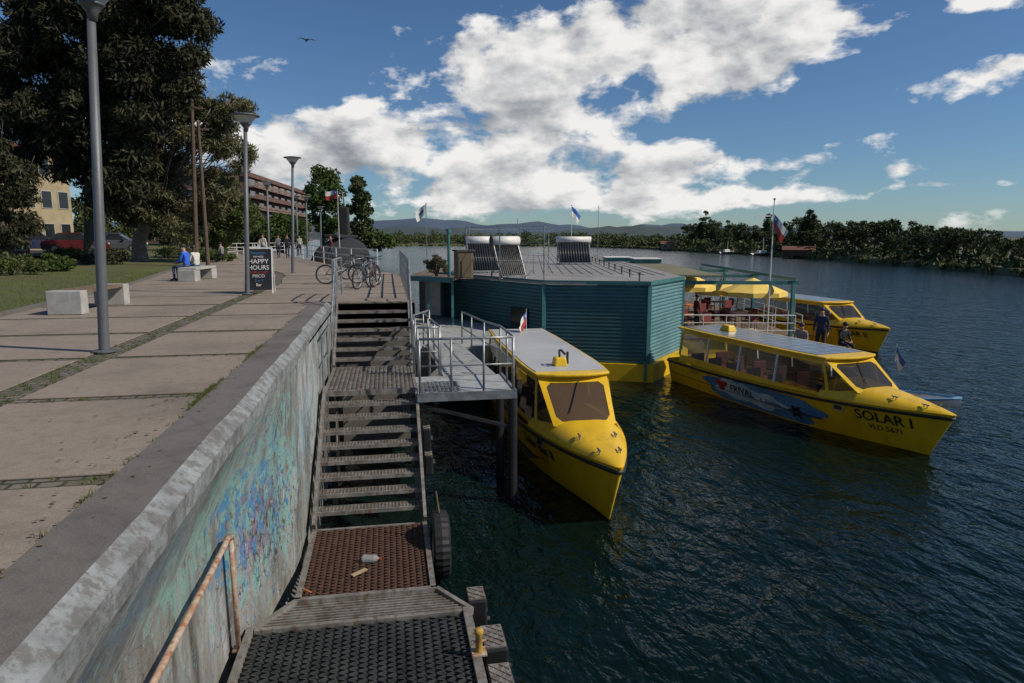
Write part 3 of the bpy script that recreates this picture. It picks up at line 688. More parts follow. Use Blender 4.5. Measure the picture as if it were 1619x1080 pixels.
blob(.37*L, .46, .85, .30, .020, lambda a: 1+.15*math.sin(4*a)+.1*math.sin(7*a+1), m_pale, 'sponsor_cloud')
blob(.50*L, .38, .8, .24, .0205, lambda a: 1+.15*math.sin(5*a+2)+.1*math.sin(3*a+1), m_pale, 'sponsor_cloud')
blob(.315*L, .50, .26, .15, .026, lambda a: 1+.3*math.sin(3*a), m_red, 'sponsor_emblem', 3, 20)
blob(.625*L, .34, .2, .15, .026, lambda a: 1+.3*math.cos(6*a), m_blackp, 'sponsor_emblem', 3, 30)
text('FRIVAL', .30, m_blackp, r, lambda u, v: hm(.41*L+u, .46+v, -1, .03), 'sponsor_lettering', 1.15, bold=.008)
text('E. Valdivia', .2, m_blue, r, lambda u, v: hm(.53*L+u, .38+v, -1, .03), 'sponsor_lettering', bold=.004)
text('CA-1707', .13, m_blackp, r, lambda u, v: hm(.17*L+u, .6+v), 'hull_number')
mb = MB(); mb.box((x0c+1.3,.0,ZC+.17),(.5,.35,.2),taper=.7); mb.build('roof_vent_box', m_yellow, r, bevel=.03)
r3 = boat('river_boat', 'farther yellow solar river boat behind the one named SOLAR I', (21.3,26.0), (20.4,36.5), .85, 1.15, 1.95, 2.4, 'long', fine=.9)
r, L, hm, sh, hb, ZC, x0c, x1c, xw1 = r3
text('SOLAR II', .36, m_blackp, r, lambda u, v: hm(.86*L+u, .72+v), 'name_lettering', bold=.007)
P0 = at(1500,640,ZW+.35); kr = thing('dinghy', 'low white and blue dinghy just behind the bow of the SOLAR I boat', 'boat', (P0.x-.6,P0.y+1.4,ZW), math.atan2(-1.3,1.5), world=False)
mb = MB(); mb.grid(lambda u, v: (-1.6+3.3*u, (.6*(1-max(0,(u-.4)/.6)**2))*(2*v-1), .05+.28*abs(2*v-1)**2+.1*u**2), 16, 10); mb.build('hull', m_white, kr, smooth=True)
for s in (-1,1):
    mb = MB(); mb.tube([(-1.6+3.3*u, s*(.6*(1-max(0,(u-.4)/.6)**2)), .34+.1*u*u) for u in [k/12 for k in range(13)]],.04,8); mb.build('gunwale', m_sky, kr, smooth=True)
mb = MB(); mb.box((-.3,0,.25),(.3,1.0,.05)); mb.build('thwart', m_wood, kr)
P0 = at(1105,573,ZW+.3); kr = thing('motor_dinghy', 'white dinghy moored between the barge and the stern of the SOLAR I boat', 'boat', (P0.x+.6,P0.y+3.4,ZW), math.radians(-75), world=False)
mb = MB(); mb.grid(lambda u, v: (-1.7+3.4*u, (.75*(1-max(0,(u-.4)/.6)**2))*(2*v-1), .1+.55*abs(2*v-1)**1.5+.15*u**2), 16, 10); mb.build('hull', m_white, kr, smooth=True)
mb = MB(); mb.box((-1.75,0,.7),(.25,.3,.45)); mb.build('outboard_motor', m_blackp, kr, bevel=.04)
mb = MB(); mb.box((-.2,0,.45),(.3,1.1,.05)); mb.build('thwart', m_wood, kr)
# ------------------------------------------------------------------ restaurant barge
A = Vector((5.46,23.8,0)); Bc = Vector((8.92,22.5,0)); Cc = Vector((11.45,25.4,0)); Zc = Vector((2.2,30.1,0)); ax = Vector((8,37.5,0)).normalized()
Dr = Cc+ax*36; Dl = Zc+ax*36
bg = thing('floating_barge', 'teal corrugated floating barge building with a flat grey roof and yellow hull', 'barge', (6,30,ZW))
def siding(p0, p1, z0, z1, mat=m_teal, step=.13, par=bg, name='wall'):
    mb = MB(); d = (p1-p0).normalized(); nrm = Vector((d.y,-d.x,0)); z = z0; vs = []
    while z < z1-.01:
        for fz, o in ((0,.0),(.22,.05),(.6,.05),(.82,.0)):
            if z+fz*step < z1: vs += [p0+nrm*(o+.003)+Vector((0,0,z+fz*step)), p1+nrm*(o+.003)+Vector((0,0,z+fz*step))]
        z += step
    n = len(vs)//2; mb.add(vs, [(2*i,2*i+1,2*i+3,2*i+2) for i in range(n-1)])
    mb.poly([p0+Vector((0,0,z0)),p1+Vector((0,0,z0)),p1+Vector((0,0,z1)),p0+Vector((0,0,z1))]); return mb.build(name, mat, par)
zb = ZW+.62
m_teal_sunlit = M('sunlit teal siding', (.13,.27,.29), (.09,.2,.22), .9, .5, 0, .08, c3=(.12,.22,.23))  # same teal siding, sun's brightening of the right-hand wall painted into the colour
siding(Zc, A, zb, -.12); siding(A, Bc, zb, -.12); siding(Bc, Cc, zb, -.12, m_teal_sunlit); siding(Cc, Dr, zb, -.12); siding(Dl, Zc, zb, -.12)
mb = MB(); mb.prism([(p.x,p.y) for p in [A+Vector((.15,-.2,0)),Bc+Vector((.15,-.25,0)),Cc+Vector((.3,-.1,0)),Dr,Dl,Zc+Vector((-.3,0,0))]], ZW-.4, zb); mb.build('hull', m_yellow, bg)
mb = MB(); mb.prism([(p.x,p.y) for p in [A+Vector((-.04,-.12,0)),Bc+Vector((.0,-.14,0)),Cc+Vector((.14,0,0)),Dr,Dl,Zc+Vector((-.14,0,0))]], -.10, -.02)
for k in range(1, 24):
    p = Zc.lerp(Cc, k/24)+ax*(.3)
    mb.bar(p+Vector((0,0,-.012))+ax*1.0, p+ax*35+Vector((0,0,-.012)), .05, .03)
mb.build('roof', m_roofm, bg)
for (p, q) in ((Zc,A),(A,Bc),(Bc,Cc)):
    mb = MB(); mb.bar(p+Vector((0,-.1,-.03)), q+Vector((.02,-.12,-.03)), .06, .14); mb.build('roof_trim', m_teald, bg)
for p in (A, Bc, Cc, Zc):
    mb = MB(); mb.bar((p.x,p.y-.03,zb),(p.x,p.y-.03,-.1),.14,.14); mb.build('corner_trim', m_teald, bg)
for k in range(12):
    p = Bc+ax*(1+2.5*k)+Vector((-.2,0,0)); mb = MB(); mb.cyl((p.x,p.y,-.02),(p.x,p.y,.28),.03,6); mb.cyl((p.x,p.y,.2),(p.x,p.y,.3),.05,8); mb.build('roof_post', m_steel, bg)
d = (A-Zc).normalized(); nn = Vector((d.y,-d.x,0))
def wn(a, z): return Zc.lerp(A,.82)+d*a+nn*.07+Vector((0,0,z))
mb = MB(); mb.slab([wn(-.5,-1.7),wn(.5,-1.7),wn(.5,-1.05),wn(-.5,-1.05)], nn*.05); fo = mb.build('window', m_blackp, bg)
mb = MB(); mb.slab([wn(-.42,-1.63)+nn*.06,wn(.42,-1.63)+nn*.06,wn(.42,-1.12)+nn*.06,wn(-.42,-1.12)+nn*.06], nn*.01); mb.build('pane', m_pane, fo)
mb = MB(); p = Bc+Vector((-.15,-.25,0)); mb.cyl((p.x,p.y,ZW+.05),(p.x,p.y,ZW+.7),.05,8); mb.build('mooring_post', m_teald, bg)
an = thing('entrance_annexe', 'grey and white entrance cabin with weathered deck roof at the barge shore end', 'cabin', (1.6,31,ZW))
a0, a1 = atd(662,430,29.5), atd(697,430,29.0)
mb = MB(); mb.prism([(a0.x,a0.y),(a1.x,a1.y),(a1.x+2,a1.y+6),(a0.x+2,a0.y+6)], ZW+.5, -.05); mb.build('wall', m_roofm, an)
w0, w1 = a0.lerp(a1,.28), a0.lerp(a1,.95)
mb = MB(); mb.slab([(w0.x,w0.y-.04,-1.75),(w1.x,w1.y-.04,-1.75),(w1.x,w1.y-.04,-.15),(w0.x,w0.y-.04,-.15)],(0,-.05,0)); mb.build('door', m_white, an)
mb = MB(); b0 = atd(640,432,28); b1 = atd(715,437,26.5)
mb.prism([(b0.x,b0.y),(b1.x,b1.y),(b1.x+1.5,b1.y+7),(b0.x+1.5,b0.y+7)], -.16, -.04); mb.build('roof', m_wood, an)
mb = MB(); mb.bar((b0.x,b0.y-.04,-.1),(b1.x,b1.y-.04,-.1),.06,.2); mb.build('roof_trim', m_teald, an)
for k in (0,.5,1):
    p = b0.lerp(b1,k); mb = MB(); mb.bar((p.x,p.y,ZW+.5),(p.x,p.y,-.15),.09,.09); mb.build('post', m_teald, an)
mb = MB(); mb.prism([(.9,21.0),(3.0,21.0),(4.8,24.3),(1.9,30.5),(.9,30.5)], ZW+.4, -1.85); tag(mb.build('boarding_deck', m_deckgrey), 'grey boarding deck joining the gangway to the barge entrance', 'deck')
def heater(px, py, D, w, lab, rz=.15, grp='solar water heaters on the barge roof'):
    p = atd(px, py, D); z0 = -.02; r = thing('solar_water_heater', lab, 'solar water heater', (p.x,p.y,z0), rz, group=grp, world=False)
    mb = MB(); mb.tube([(-w/2,.42,1.42),(w/2,.42,1.42)],.19,20); mb.build('tank', m_white, r, smooth=True)
    for s in (-1,1):
        mb = MB(); mb.cyl((s*w/2,.42,1.42),(s*(w/2+.03),.42,1.42),.2,20); mb.build('tank_cap', m_steel, r)
        mb = MB(); mb.bar((s*w*.44,-.4,.0),(s*w*.44,.35,1.25),.05,.05); mb.bar((s*w*.44,.62,0),(s*w*.44,.5,1.25),.04,.04); mb.bar((s*w*.44,-.4,.05),(s*w*.44,.62,.05),.04,.04); mb.bar((s*w*.44,.62,.1),(s*w*.44,0,.6),.03,.03); mb.build('stand', m_galv, r)
    mb = MB(); mb.bar((-w*.46,-.42,.1),(w*.46,-.42,.1),.06,.06); mb.bar((-w*.46,-.06,.68),(w*.46,-.06,.68),.03,.03); mb.build('cross_rail', m_galv, r)
    mb = MB(); mb.slab([(-w*.42,-.36,.1),(w*.42,-.36,.1),(w*.42,.36,1.24),(-w*.42,.36,1.24)],(0,.02,-.02)); mb.build('backing_sheet', m_deckgrey, r)
    for k in range(12):
        x = -w*.4+w*.8*k/11; mb = MB(); mb.cyl((x,-.42,.12),(x,.32,1.27),w*.024,8); mb.build('vacuum_tube', m_blackp, r, smooth=True)
    return r
heater(806,440,26.5,1.15,'solar water heater with a pale tank at the front of the barge roof',.25)
heater(765,425,30.5,1.5,'solar water heater behind the wire fence, left of the front one',.1)
heater(908,408,40,2.1,'solar water heater standing alone farther back on the barge roof',-.1)
fe = thing('roof_fence', 'thin galvanised wire fence around the tanks on the barge roof', 'fence', (5.5,27,0))
fp = [atd(738,436,27), atd(790,440,25.5), atd(860,444,25), atd(867,425,33), atd(822,420,36), atd(742,424,34)]
for p in fp: p.z = -.02
for i, p in enumerate(fp):
    mb = MB(); mb.cyl((p.x,p.y,-.02),(p.x,p.y,1.95 if i < 3 else 2.1),.025,6); mb.build('fence_post', m_galv, fe)
for i in range(len(fp)):
    a, b = fp[i], fp[(i+1)%len(fp)]
    for z in (.65,1.3,1.93): mb = MB(); mb.tube([(a.x,a.y,z),(b.x,b.y,z)],.010,5); mb.build('fence_wire', m_galv, fe)
bx = atd(733,436,26.2); r = thing('roof_cupboard', 'brown plywood cupboard standing on the barge roof by the heaters', 'cupboard', (bx.x,bx.y,-.02))
mb = MB(); mb.box((bx.x,bx.y,.5),(.62,.5,1.04),.2); mb.build('cabinet', m_wood, r, bevel=.01)
mb = MB(); mb.box((bx.x,bx.y,1.05),(.72,.6,.06),.2); mb.build('lid', m_steel, r); mb = MB(); mb.box((bx.x+.02,bx.y-.26,.5),(.5,.02,.9),.2); mb.build('door', M('dark ply',(.11,.085,.05),None,6,.8), r)
p = atd(710,436,27.5); mb = MB(); mb.cyl((p.x,p.y,-.1),(p.x,p.y,zat(p,364)),.06,10); mb.cyl((p.x,p.y,zat(p,368)),(p.x,p.y,zat(p,362)),.09,10); tag(mb.build('vent_pipe', m_teald), 'teal vent pipe rising beside the potted shrub on the barge', 'pipe')
for k, (px, py, D) in enumerate(((975,418,46),(1020,421,43))):
    p = atd(px, py, D); r = thing('roof_skylight', ['low teal skylight box on the far right of the barge roof','low teal skylight box on the near right of the barge roof'][k], 'skylight', (p.x,p.y,-.02))
    mb = MB(); mb.box((p.x,p.y,.1),(1.6,2.2,.24),-.2); mb.build('box', m_teald, r); mb = MB(); mb.box((p.x,p.y,.24),(1.75,2.35,.04),-.2); mb.build('lid', m_white, r)
def TX(u, v, z):
    o = Vector((12.0,27.4,0)); s = Vector((ax.y,-ax.x,0)); p = o+s*u+ax*v; return Vector((p.x,p.y,z))
tr = thing('dining_terrace', 'open floating dining terrace with teal posts and beams beside the barge', 'terrace', tuple(TX(2.5,5,ZW)))
ZD = ZW+.85
mb = MB(); mb.slab([TX(-.3,-.6,ZD),TX(5.4,-.6,ZD),TX(5.4,17,ZD),TX(-.3,17,ZD)],(0,0,-.12)); mb.build('deck', m_wood, tr)
mb = MB(); mb.slab([TX(-.3,-.5,ZD-.13),TX(5.3,-.5,ZD-.13),TX(5.3,17,ZD-.13),TX(-.3,17,ZD-.13)],(0,0,-.9)); mb.build('float', m_yellow, tr)
ZP = -.42
for u, v in ((.1,0),(5.0,0),(5.0,5.2),(5.0,10.5),(.1,5.2),(5.0,16)):
    mb = MB(); mb.bar(TX(u,v,ZD),TX(u,v,ZP),.13,.13); mb.build('post', m_teald, tr)
for a, b in (((-.5,0),(5.2,0)),((-.5,5.2),(5.2,5.2)),((-.5,10.5),(5.2,10.5)),((5,-.1),(5,16)),((.1,-.1),(.1,16))):
    mb = MB(); mb.bar(TX(*a,ZP+.06+(.0 if a[0] < 0 else .16)),TX(*b,ZP+.06+(.0 if a[0] < 0 else .16)),.1,.15); mb.build('beam', m_teald, tr)
mb = MB(); mb.slab([TX(-1.4,-.2,ZP+.32),TX(2.0,-.2,ZP+.32),TX(2.0,16,ZP+.32),TX(-1.4,16,ZP+.32)],(0,0,.06)); mb.build('roof_cover', M('mossy roof felt',(.2,.19,.11),(.12,.115,.07),1,.95), tr)
mb = MB(); railset(mb, [TX(.2+.96*k,-.45,ZD) for k in range(6)], .95, .02, (.33,.66)); mb.build('railing', m_white, tr)
mb = MB(); railset(mb, [TX(5.3,-.4+1.6*k,ZD) for k in range(11)], .95, .02, (.33,.66)); mb.build('railing', m_white, tr)
def parasol(u, v, R, ztop, lab):
    p = TX(u,v,ZD); r = thing('parasol', lab, 'parasol', tuple(p))
    mb = MB(); mb.cyl(p, (p.x,p.y,ztop),.025,8); mb.build('pole', m_wood, r)
    mb = MB(); n = 8; top = Vector((p.x,p.y,ztop)); V = [top]
    for k in range(n): a = 2*math.pi*k/n+.3; V.append(top+Vector((R*math.cos(a),R*math.sin(a),-.62)))
    for k in range(n): a = 2*math.pi*(k+.5)/n+.3; V.append(top+Vector((R*.9*math.cos(a),R*.9*math.sin(a),-.60)))
    for k in range(n): V.append(V[1+k]+Vector((0,0,-.18)))
    for k in range(n): V.append(V[1+n+k]+Vector((0,0,-.22)))
    F = []
    for k in range(n):
        a, b, c = 1+k, 1+n+k, 1+(k+1)%n; F += [(0,a,b),(0,b,c),(a,a+2*n,b+2*n,b),(b,b+2*n,c+2*n,c)]
    mb.add(V, F); mb.build('canopy', m_yel2, r)
    mb = MB(); mb.cyl((p.x,p.y,ztop),(p.x,p.y,ztop+.08),.03,8); mb.build('finial', m_wood, r)
    for k in range(n): a = 2*math.pi*k/n+.3; mb = MB(); mb.tube([(p.x,p.y,ztop-.05),(p.x+R*math.cos(a),p.y+R*math.sin(a),ztop-.66)],.012,5); mb.build('rib', m_wood, r)
    mb = MB(); mb.lathe([(.25,0),(.25,.06),(.05,.1)], tuple(p), 14); mb.build('base', m_conc, r)
parasol(3.9,1.9,1.5,-.25,'yellow parasol nearest the corner post of the terrace')
parasol(1.1,3.4,1.5,-.12,'yellow parasol closest to the teal barge wall')
parasol(4.3,8.6,1.4,-.75,'yellow parasol farther along the terrace, lower than the others')
parasol(2.2,9.5,1.4,-.2,'yellow parasol at the back of the terrace')
def tableset(u, v, lab):
    p = TX(u,v,ZD); r = thing('dining_table', 'table with orange top '+lab, 'table', tuple(p), group='terrace tables')
    mb = MB(); mb.box((p.x,p.y,p.z+.73),(.8,.8,.04)); mb.build('tabletop', m_orange, r)
    for sx in (-1,1):
        for sy in (-1,1): mb = MB(); mb.cyl((p.x+sx*.34,p.y+sy*.34,p.z),(p.x+sx*.34,p.y+sy*.34,p.z+.72),.02,6); mb.build('leg', m_steel, r)
    for k, a in enumerate((0,90,180,270)):
        a = math.radians(a+10); c = thing('chair', 'dull red chair on the '+['right','far','left','near'][k]+' side of the table '+lab, 'chair', (p.x+.7*math.cos(a),p.y+.7*math.sin(a),p.z), a, 'terrace chairs', world=False)
        mb = MB(); mb.box((0,0,.45),(.42,.42,.04)); mb.build('seat', m_seat, c); mb = MB(); mb.box((.2,0,.7),(.03,.42,.4)); mb.build('backrest', m_seat, c)
        for sx in (-1,1):
            for sy in (-1,1): mb = MB(); mb.cyl((sx*.18,sy*.18,0),(sx*.18,sy*.18,.45),.014,5); mb.build('leg', m_steel, c)
tableset(1.3,1.6,'nearest the barge wall'); tableset(3.5,2.4,'under the corner parasol'); tableset(2.2,6.2,'in the middle of the terrace'); tableset(4.0,8.0,'under the low farther parasol')
# ------------------------------------------------------------------ flags
def flag(px, pybase, pytop, D, zb, fw, fh, kind, lab, lab2, ang, pr=.03, droop=.25, zflag=None):
    p = atd(px, pybase, D); zt = zat(p, pytop); zb = p.z if zb is None else zb
    r = thing('flagpole', lab, 'flagpole', (p.x,p.y,zb)); mb = MB(); mb.cyl((p.x,p.y,zb),(p.x,p.y,zt),pr,8,pr*.6); mb.build('pole', m_white if kind != 'w' else m_galv, r)
    mb = MB(); mb.ball((p.x,p.y,zt),pr*1.5,8,6); mb.build('finial', m_galv, r)
    z1 = zt-.05 if zflag is None else zflag; dx = Vector((math.cos(ang), math.sin(ang), 0)); ny = Vector((-dx.y,dx.x,0))
    def surf(u, v): return Vector((p.x,p.y,z1))+dx*(fw*u*(1-droop*.4*(1-v)))+ny*(.10*fw*math.sin(7*u+1.5*v)*(u+.1))+Vector((0,0,-fh*(1-v)-droop*fw*u+.04*fw*math.sin(6*u)))
    fr = thing('flag', lab2, 'flag', (p.x,p.y,z1-fh))
    def band(u0,u1,v0,v1,m,name,off=0):
        mb = MB(); mb.grid(lambda a,b: surf(u0+(u1-u0)*a, v0+(v1-v0)*b)+ny*off, 12, 6); mb.build(name, m, fr, smooth=True)
        if off: mb = MB(); mb.grid(lambda a,b: surf(u0+(u1-u0)*a, v0+(v1-v0)*b)-ny*off, 12, 6); mb.build(name, m, fr, smooth=True)
    if kind == 'chile':
        band(0,1,0,.5,m_red,'red_stripe'); band(.34,1,.5,1,m_white,'white_stripe'); band(0,.34,.5,1,m_blue,'blue_canton')
        for sg in (-1,1):
            mb = MB(); mb.poly([surf(.17+.10*(1 if k%2==0 else .4)*math.sin(k*math.pi/5), .75+.16*(1 if k%2==0 else .4)*math.cos(k*math.pi/5))+ny*.01*sg for k in range(10)]); mb.build('star', m_white, fr)
    elif kind == 'bw': band(0,1,.5,1,m_blue,'blue_stripe'); band(0,1,0,.5,m_white,'white_stripe')
    elif kind == 'w': band(0,1,0,1,m_white,'cloth'); band(.25,.7,.35,.65,m_sky,'emblem_patch',.008)
    return r
flag(1213,520,315,29.0,ZD,.62,.5,'chile','tall white pole at the corner of the dining terrace','red white blue flag hanging limp from the tall terrace pole',-.6,.035,1.15,zflag=atd(1213,338,29).z)
pc = atd(1213,343,29); mb = MB(); mb.bar((pc.x-.55,pc.y,pc.z),(pc.x+.45,pc.y,pc.z+.06),.04,.04); tag(mb.build('yardarm', m_white), 'white crossbar near the top of the terrace flagpole', 'crossbar')
flag(903,403,325,48,-.02,.8,.6,'bw','white pole on the barge roof beside the lone water heater','small blue and white flag above the lone water heater',.3,.03,.8)
flag(675,402,322,62,-1.5,1.1,.8,'w','thin mast rising left of the barge roof by the shrub','pale flag with a blue patch left of the barge roof',3.0,.04,.7)
flag(537,395,300,62,0,1.1,.75,'chile','pole standing beside the black submarine tower','red white blue flag flying beside the black submarine tower',2.9,.04,.1)
flag(832,522,489,20.8,-1.38,.5,.34,'chile','short staff at the stern of the nearest yellow boat','small red white blue flag at the stern of the nearest yellow boat',-2.3,.012,.9)
flag(1413,600,545,20,-2.1,.35,.32,'bw','short staff behind the bow of the SOLAR I boat','small blue pennant hanging behind the bow of the SOLAR I boat',-1.5,.015,1.2)
for px, py, D, pt in ((945,400,50,325),(818,412,40,345)):
    p = atd(px,py,D); mb = MB(); mb.cyl((p.x,p.y,-.02),(p.x,p.y,zat(p,pt)),.025,6,.015); tag(mb.build('antenna_mast', m_galv), 'bare thin mast on the barge roof, '+('right of the blue and white flag' if px > 900 else 'above the wire fence'), 'mast')
# ------------------------------------------------------------------ lamps
M_diff = M('frosted lamp glass', (.55,.56,.55), (.45,.46,.45), 3, .4)
def lamp(px, pyb, lab, H=4.75, lean=.22, z=0.0):
    p = at(px, pyb, z); r = thing('street_lamp', lab, 'street lamp', tuple(p), group='street lamps along the promenade', world=False)
    lv = Vector((lean*Rv.x, lean*Rv.y, 0)); k = lambda z_: lv*(z_/H)
    mb = MB(); mb.tube([k(0), k(.05)+Vector((0,0,.05)), k(1.2)+Vector((0,0,1.2)), k(H-.38)+Vector((0,0,H-.38))], [.075,.068,.066,.05], 14); mb.build('pole', m_lamp, r, smooth=True)
    mb = MB(); mb.lathe([(.15,0),(.15,.02),(.08,.03)], (0,0,0), 14); mb.build('base_plate', m_lamp, r)
    c = k(H); mb = MB(); mb.lathe([(.055,H-.42),(.07,H-.32),(.13,H-.24),(.16,H-.22)], (c.x,c.y,0), 20); mb.build('neck', m_lamp, r, smooth=True)
    mb = MB(); mb.lathe([(.12,H-.24),(.15,H-.2),(.28,H-.04),(.30,H-.035)], (c.x,c.y,0), 24); mb.build('diffuser', M_diff, r, smooth=True)
    mb = MB(); mb.lathe([(.30,H-.04),(.37,H-.03),(.37,H),(.2,H+.03),(.0,H+.04)], (c.x,c.y,0), 28); mb.build('hood', m_lamp, r, smooth=True)
    return r
lamp(165,556,'grey street lamp nearest the camera, standing on the cobble strip', 4.7, .24)
lamp(391,465,'grey street lamp behind the black chalkboard sign')
lamp(463,432,'third grey street lamp, beside the bicycles', 4.9)
lamp(426,419,'grey street lamp left of the third one, by the walkers', 4.6, .1)
lamp(486,407,'small distant street lamp left of the poplar', 4.6, .1)
lamp(471,404,'small distant street lamp in front of the apartment block', 5.0, .1)
lamp(508,403,'farthest small street lamp near the submarine tower', 4.2, .1)
# ------------------------------------------------------------------ benches, sign
def bench(px, py, L_, w, rz, lab, wood=True):
    p = at(px, py, 0); r = thing('bench', lab, 'bench', tuple(p), rz, world=False)
    for s in (0, 1): mb = MB(); mb.box((0, .14+s*(L_-.28), .24 if wood else .2), (w, .3 if wood else .5, .48 if wood else .40)); mb.build('leg', m_conc, r, bevel=.015)
    if wood:
        mb = MB()
        for k in range(4): mb.box((-w/2+w*(k+.5)/4, L_/2, .45), (w/4-.02, L_-.6, .06))
        mb.build('seat', m_wood, r)
    else: mb = MB(); mb.box((0,L_/2,.44),(w+.04,L_+.04,.09)); mb.build('seat', m_conc, r, bevel=.015)
    return p
bench(103,498,2.3,.66,-.05,'concrete and timber bench at the lawn edge, nearest the camera')
pB = bench(297,445,1.9,.6,-.12,'concrete bench with two people sitting on it', False)
sp = at(412,463,0); r = thing('chalkboard_sign', 'black A-frame chalkboard sign advertising happy hours behind the lamp', 'sign', tuple(sp), .05, world=False)
for s, nm in ((1,'front_board'),(-1,'rear_board')):
    mb = MB(); b_, tp = -.28*s, -.03*s; mb.slab([(-.36,b_,.1),(.36,b_,.1),(.36,tp,1.22),(-.36,tp,1.22)],(0,.02*s,0)); bo_ = mb.build(nm, m_blackp, r)
    mb = MB(); o = Vector((0,-.006*s,0))
    for a, b in (((-.36,b_,.0),(-.36,tp,1.25)),((.36,b_,0),(.36,tp,1.25)),((-.36,tp,1.25),(.36,tp,1.25))): mb.bar(Vector(a)+o,Vector(b)+o,.03,.04)
    mb.build('frame', m_white, bo_)
def onb(zc, xo=0): return lambda u, v: (u+xo, -.28+.25*((zc+v)-.1)/1.12-.014, zc+v)
text('Alvarado', .11, m_sky, r, onb(1.11), 'chalk_lettering'); text('cerveza', .09, m_white, r, onb(1.02), 'chalk_lettering'); text('HAPPY', .18, m_white, r, onb(.88), 'chalk_lettering'); text('HOURS', .17, m_white, r, onb(.71), 'chalk_lettering')
text('17:00 a 21:00', .085, m_red, r, onb(.58), 'chalk_lettering'); text('PISCO', .12, m_white, r, onb(.48), 'chalk_lettering'); text('2 x 1', .11, m_sky, r, onb(.36), 'chalk_lettering'); text('Bar', .11, m_white, r, onb(.24), 'chalk_lettering')
# ------------------------------------------------------------------ bicycles
def bicycle(p, rz, lab, fm, lean=0):
    r = thing('bicycle', lab, 'bicycle', tuple(p), rz, group='bicycles parked at the head of the stairs', world=False); r.rotation_euler = (lean,0,rz)
    Rw = .33
    for x in (-.52,.52):
        mb = MB(); mb.torus((x,0,Rw),Rw-.02,.022,'y',28,6); w = mb.build('tyre', m_black, r, smooth=True)
        mb = MB(); mb.torus((x,0,Rw),Rw-.05,.01,'y',28,5); mb.cyl((x,-.04,Rw),(x,.04,Rw),.02,8)
        for k in range(14): a = 2*math.pi*k/14; mb.tube([(x,.02*(-1)**k,Rw),(x+(Rw-.05)*math.cos(a),0,Rw+(Rw-.05)*math.sin(a))],.0022,4)
        mb.build('rim', m_galv, w)
    bb = Vector((-.08,0,.3)); st_ = Vector((-.24,0,.78)); hd = Vector((.33,0,.8)); hl = Vector((.38,0,.66)); ra = Vector((-.52,0,Rw)); fa_ = Vector((.52,0,Rw))
    mb = MB()
    for a, b, q in ((bb,st_,.016),(st_+Vector((.02,0,-.06)),hd,.016),(bb,hl,.019),(hd+Vector((-.01,0,.06)),hl,.018)): mb.tube([a,b],q,7)
    for s in (-.04,.04): o = Vector((0,s,0)); mb.tube([bb+o*.5,ra+o],.009,6); mb.tube([st_+Vector((.02,0,-.06))+o*.4,ra+o],.008,6)
    mb.build('frame', fm, r, smooth=True)
    mb = MB()
    for s in (-.05,.05): mb.tube([hl+Vector((0,s,-.02)),fa_+Vector((0,s,0))],.012,6)
    mb.build('fork', m_blackp, r)
    mb = MB(); mb.ball(tuple(st_+Vector((-.02,0,.12))),.13,10,6,(1,.5,.25)); mb.cyl(st_,st_+Vector((-.02,0,.12)),.012,6); mb.build('saddle', m_black, r, smooth=True)
    mb = MB(); h0 = hd+Vector((-.02,0,.1)); mb.tube([hd,h0],.013,6); mb.tube([h0+Vector((0,-.3,.03)),h0+Vector((.03,-.1,0)),h0+Vector((.03,.1,0)),h0+Vector((0,.3,.03))],.013,6); mb.build('handlebar', m_blackp, r)
    mb = MB(); mb.torus(tuple(bb),.09,.006,'y',18,4); mb.tube([bb+Vector((-.12,-.07,-.1)),bb+Vector((0,-.06,0)),bb+Vector((0,.06,0)),bb+Vector((.12,.07,.1))],.01,5); mb.box(bb+Vector((.12,.11,.1)),(.09,.08,.02)); mb.box(bb+Vector((-.12,-.11,-.1)),(.09,.08,.02)); mb.build('crank', m_steel, r)
bicycle(at(541,449,0), .1, 'dark bicycle standing side-on, nearest the lawn side of the group', m_blackp, .08)
bicycle(at(578,456,0), 1.1, 'slate blue bicycle leaning nearest the stair rail', M('slate frame',(.08,.12,.18),None,3,.4), .12)
bicycle(at(592,452,0), 1.3, 'dark red bicycle leaning against the rail behind the slate blue one', m_seat, -.1)
bicycle(at(566,441,0), .7, 'grey bicycle farthest back in the parked group', m_galv, .1)
def fence(pts, lab, h=1.0, mat=m_galv, name='pipe_railing', mids=(.33,.66)):
    p0 = Vector(pts[0]); r = thing(name, lab, 'railing', tuple(p0))
    P = [Vector(p) for p in pts]
    for p in P: mb = MB(); mb.cyl(p, p+Vector((0,0,h)),.025,6); mb.build('post', mat, r)
    for m in (1.0,)+mids: mb = MB(); mb.tube([p+Vector((0,0,h*m)) for p in P],.022,6); mb.build('rail', mat, r)
fence([(.52,17.5+1.5*k,0) for k in range(9)],'grey pipe railing along the river side behind the bicycles')
fence([(-1.3,16.9,0),(-1.3,18,0),(-1.25,19.2,0)],'short grey pipe railing at the top left of the stairs')
rp = [(edge(RE,y)-.2,y,0) for y in (32,35,38,42,46,51,57)]; fence(rp,'distant pale railing along the curving river edge',1.0,m_white)
p_ = [at(x,y,0) for x,y in ((352,404),(375,403),(400,402),(425,401),(450,400),(478,400))]; fence([tuple(p) for p in p_],'low white railing across the lawn behind the chalkboard sign',1.0,m_white)
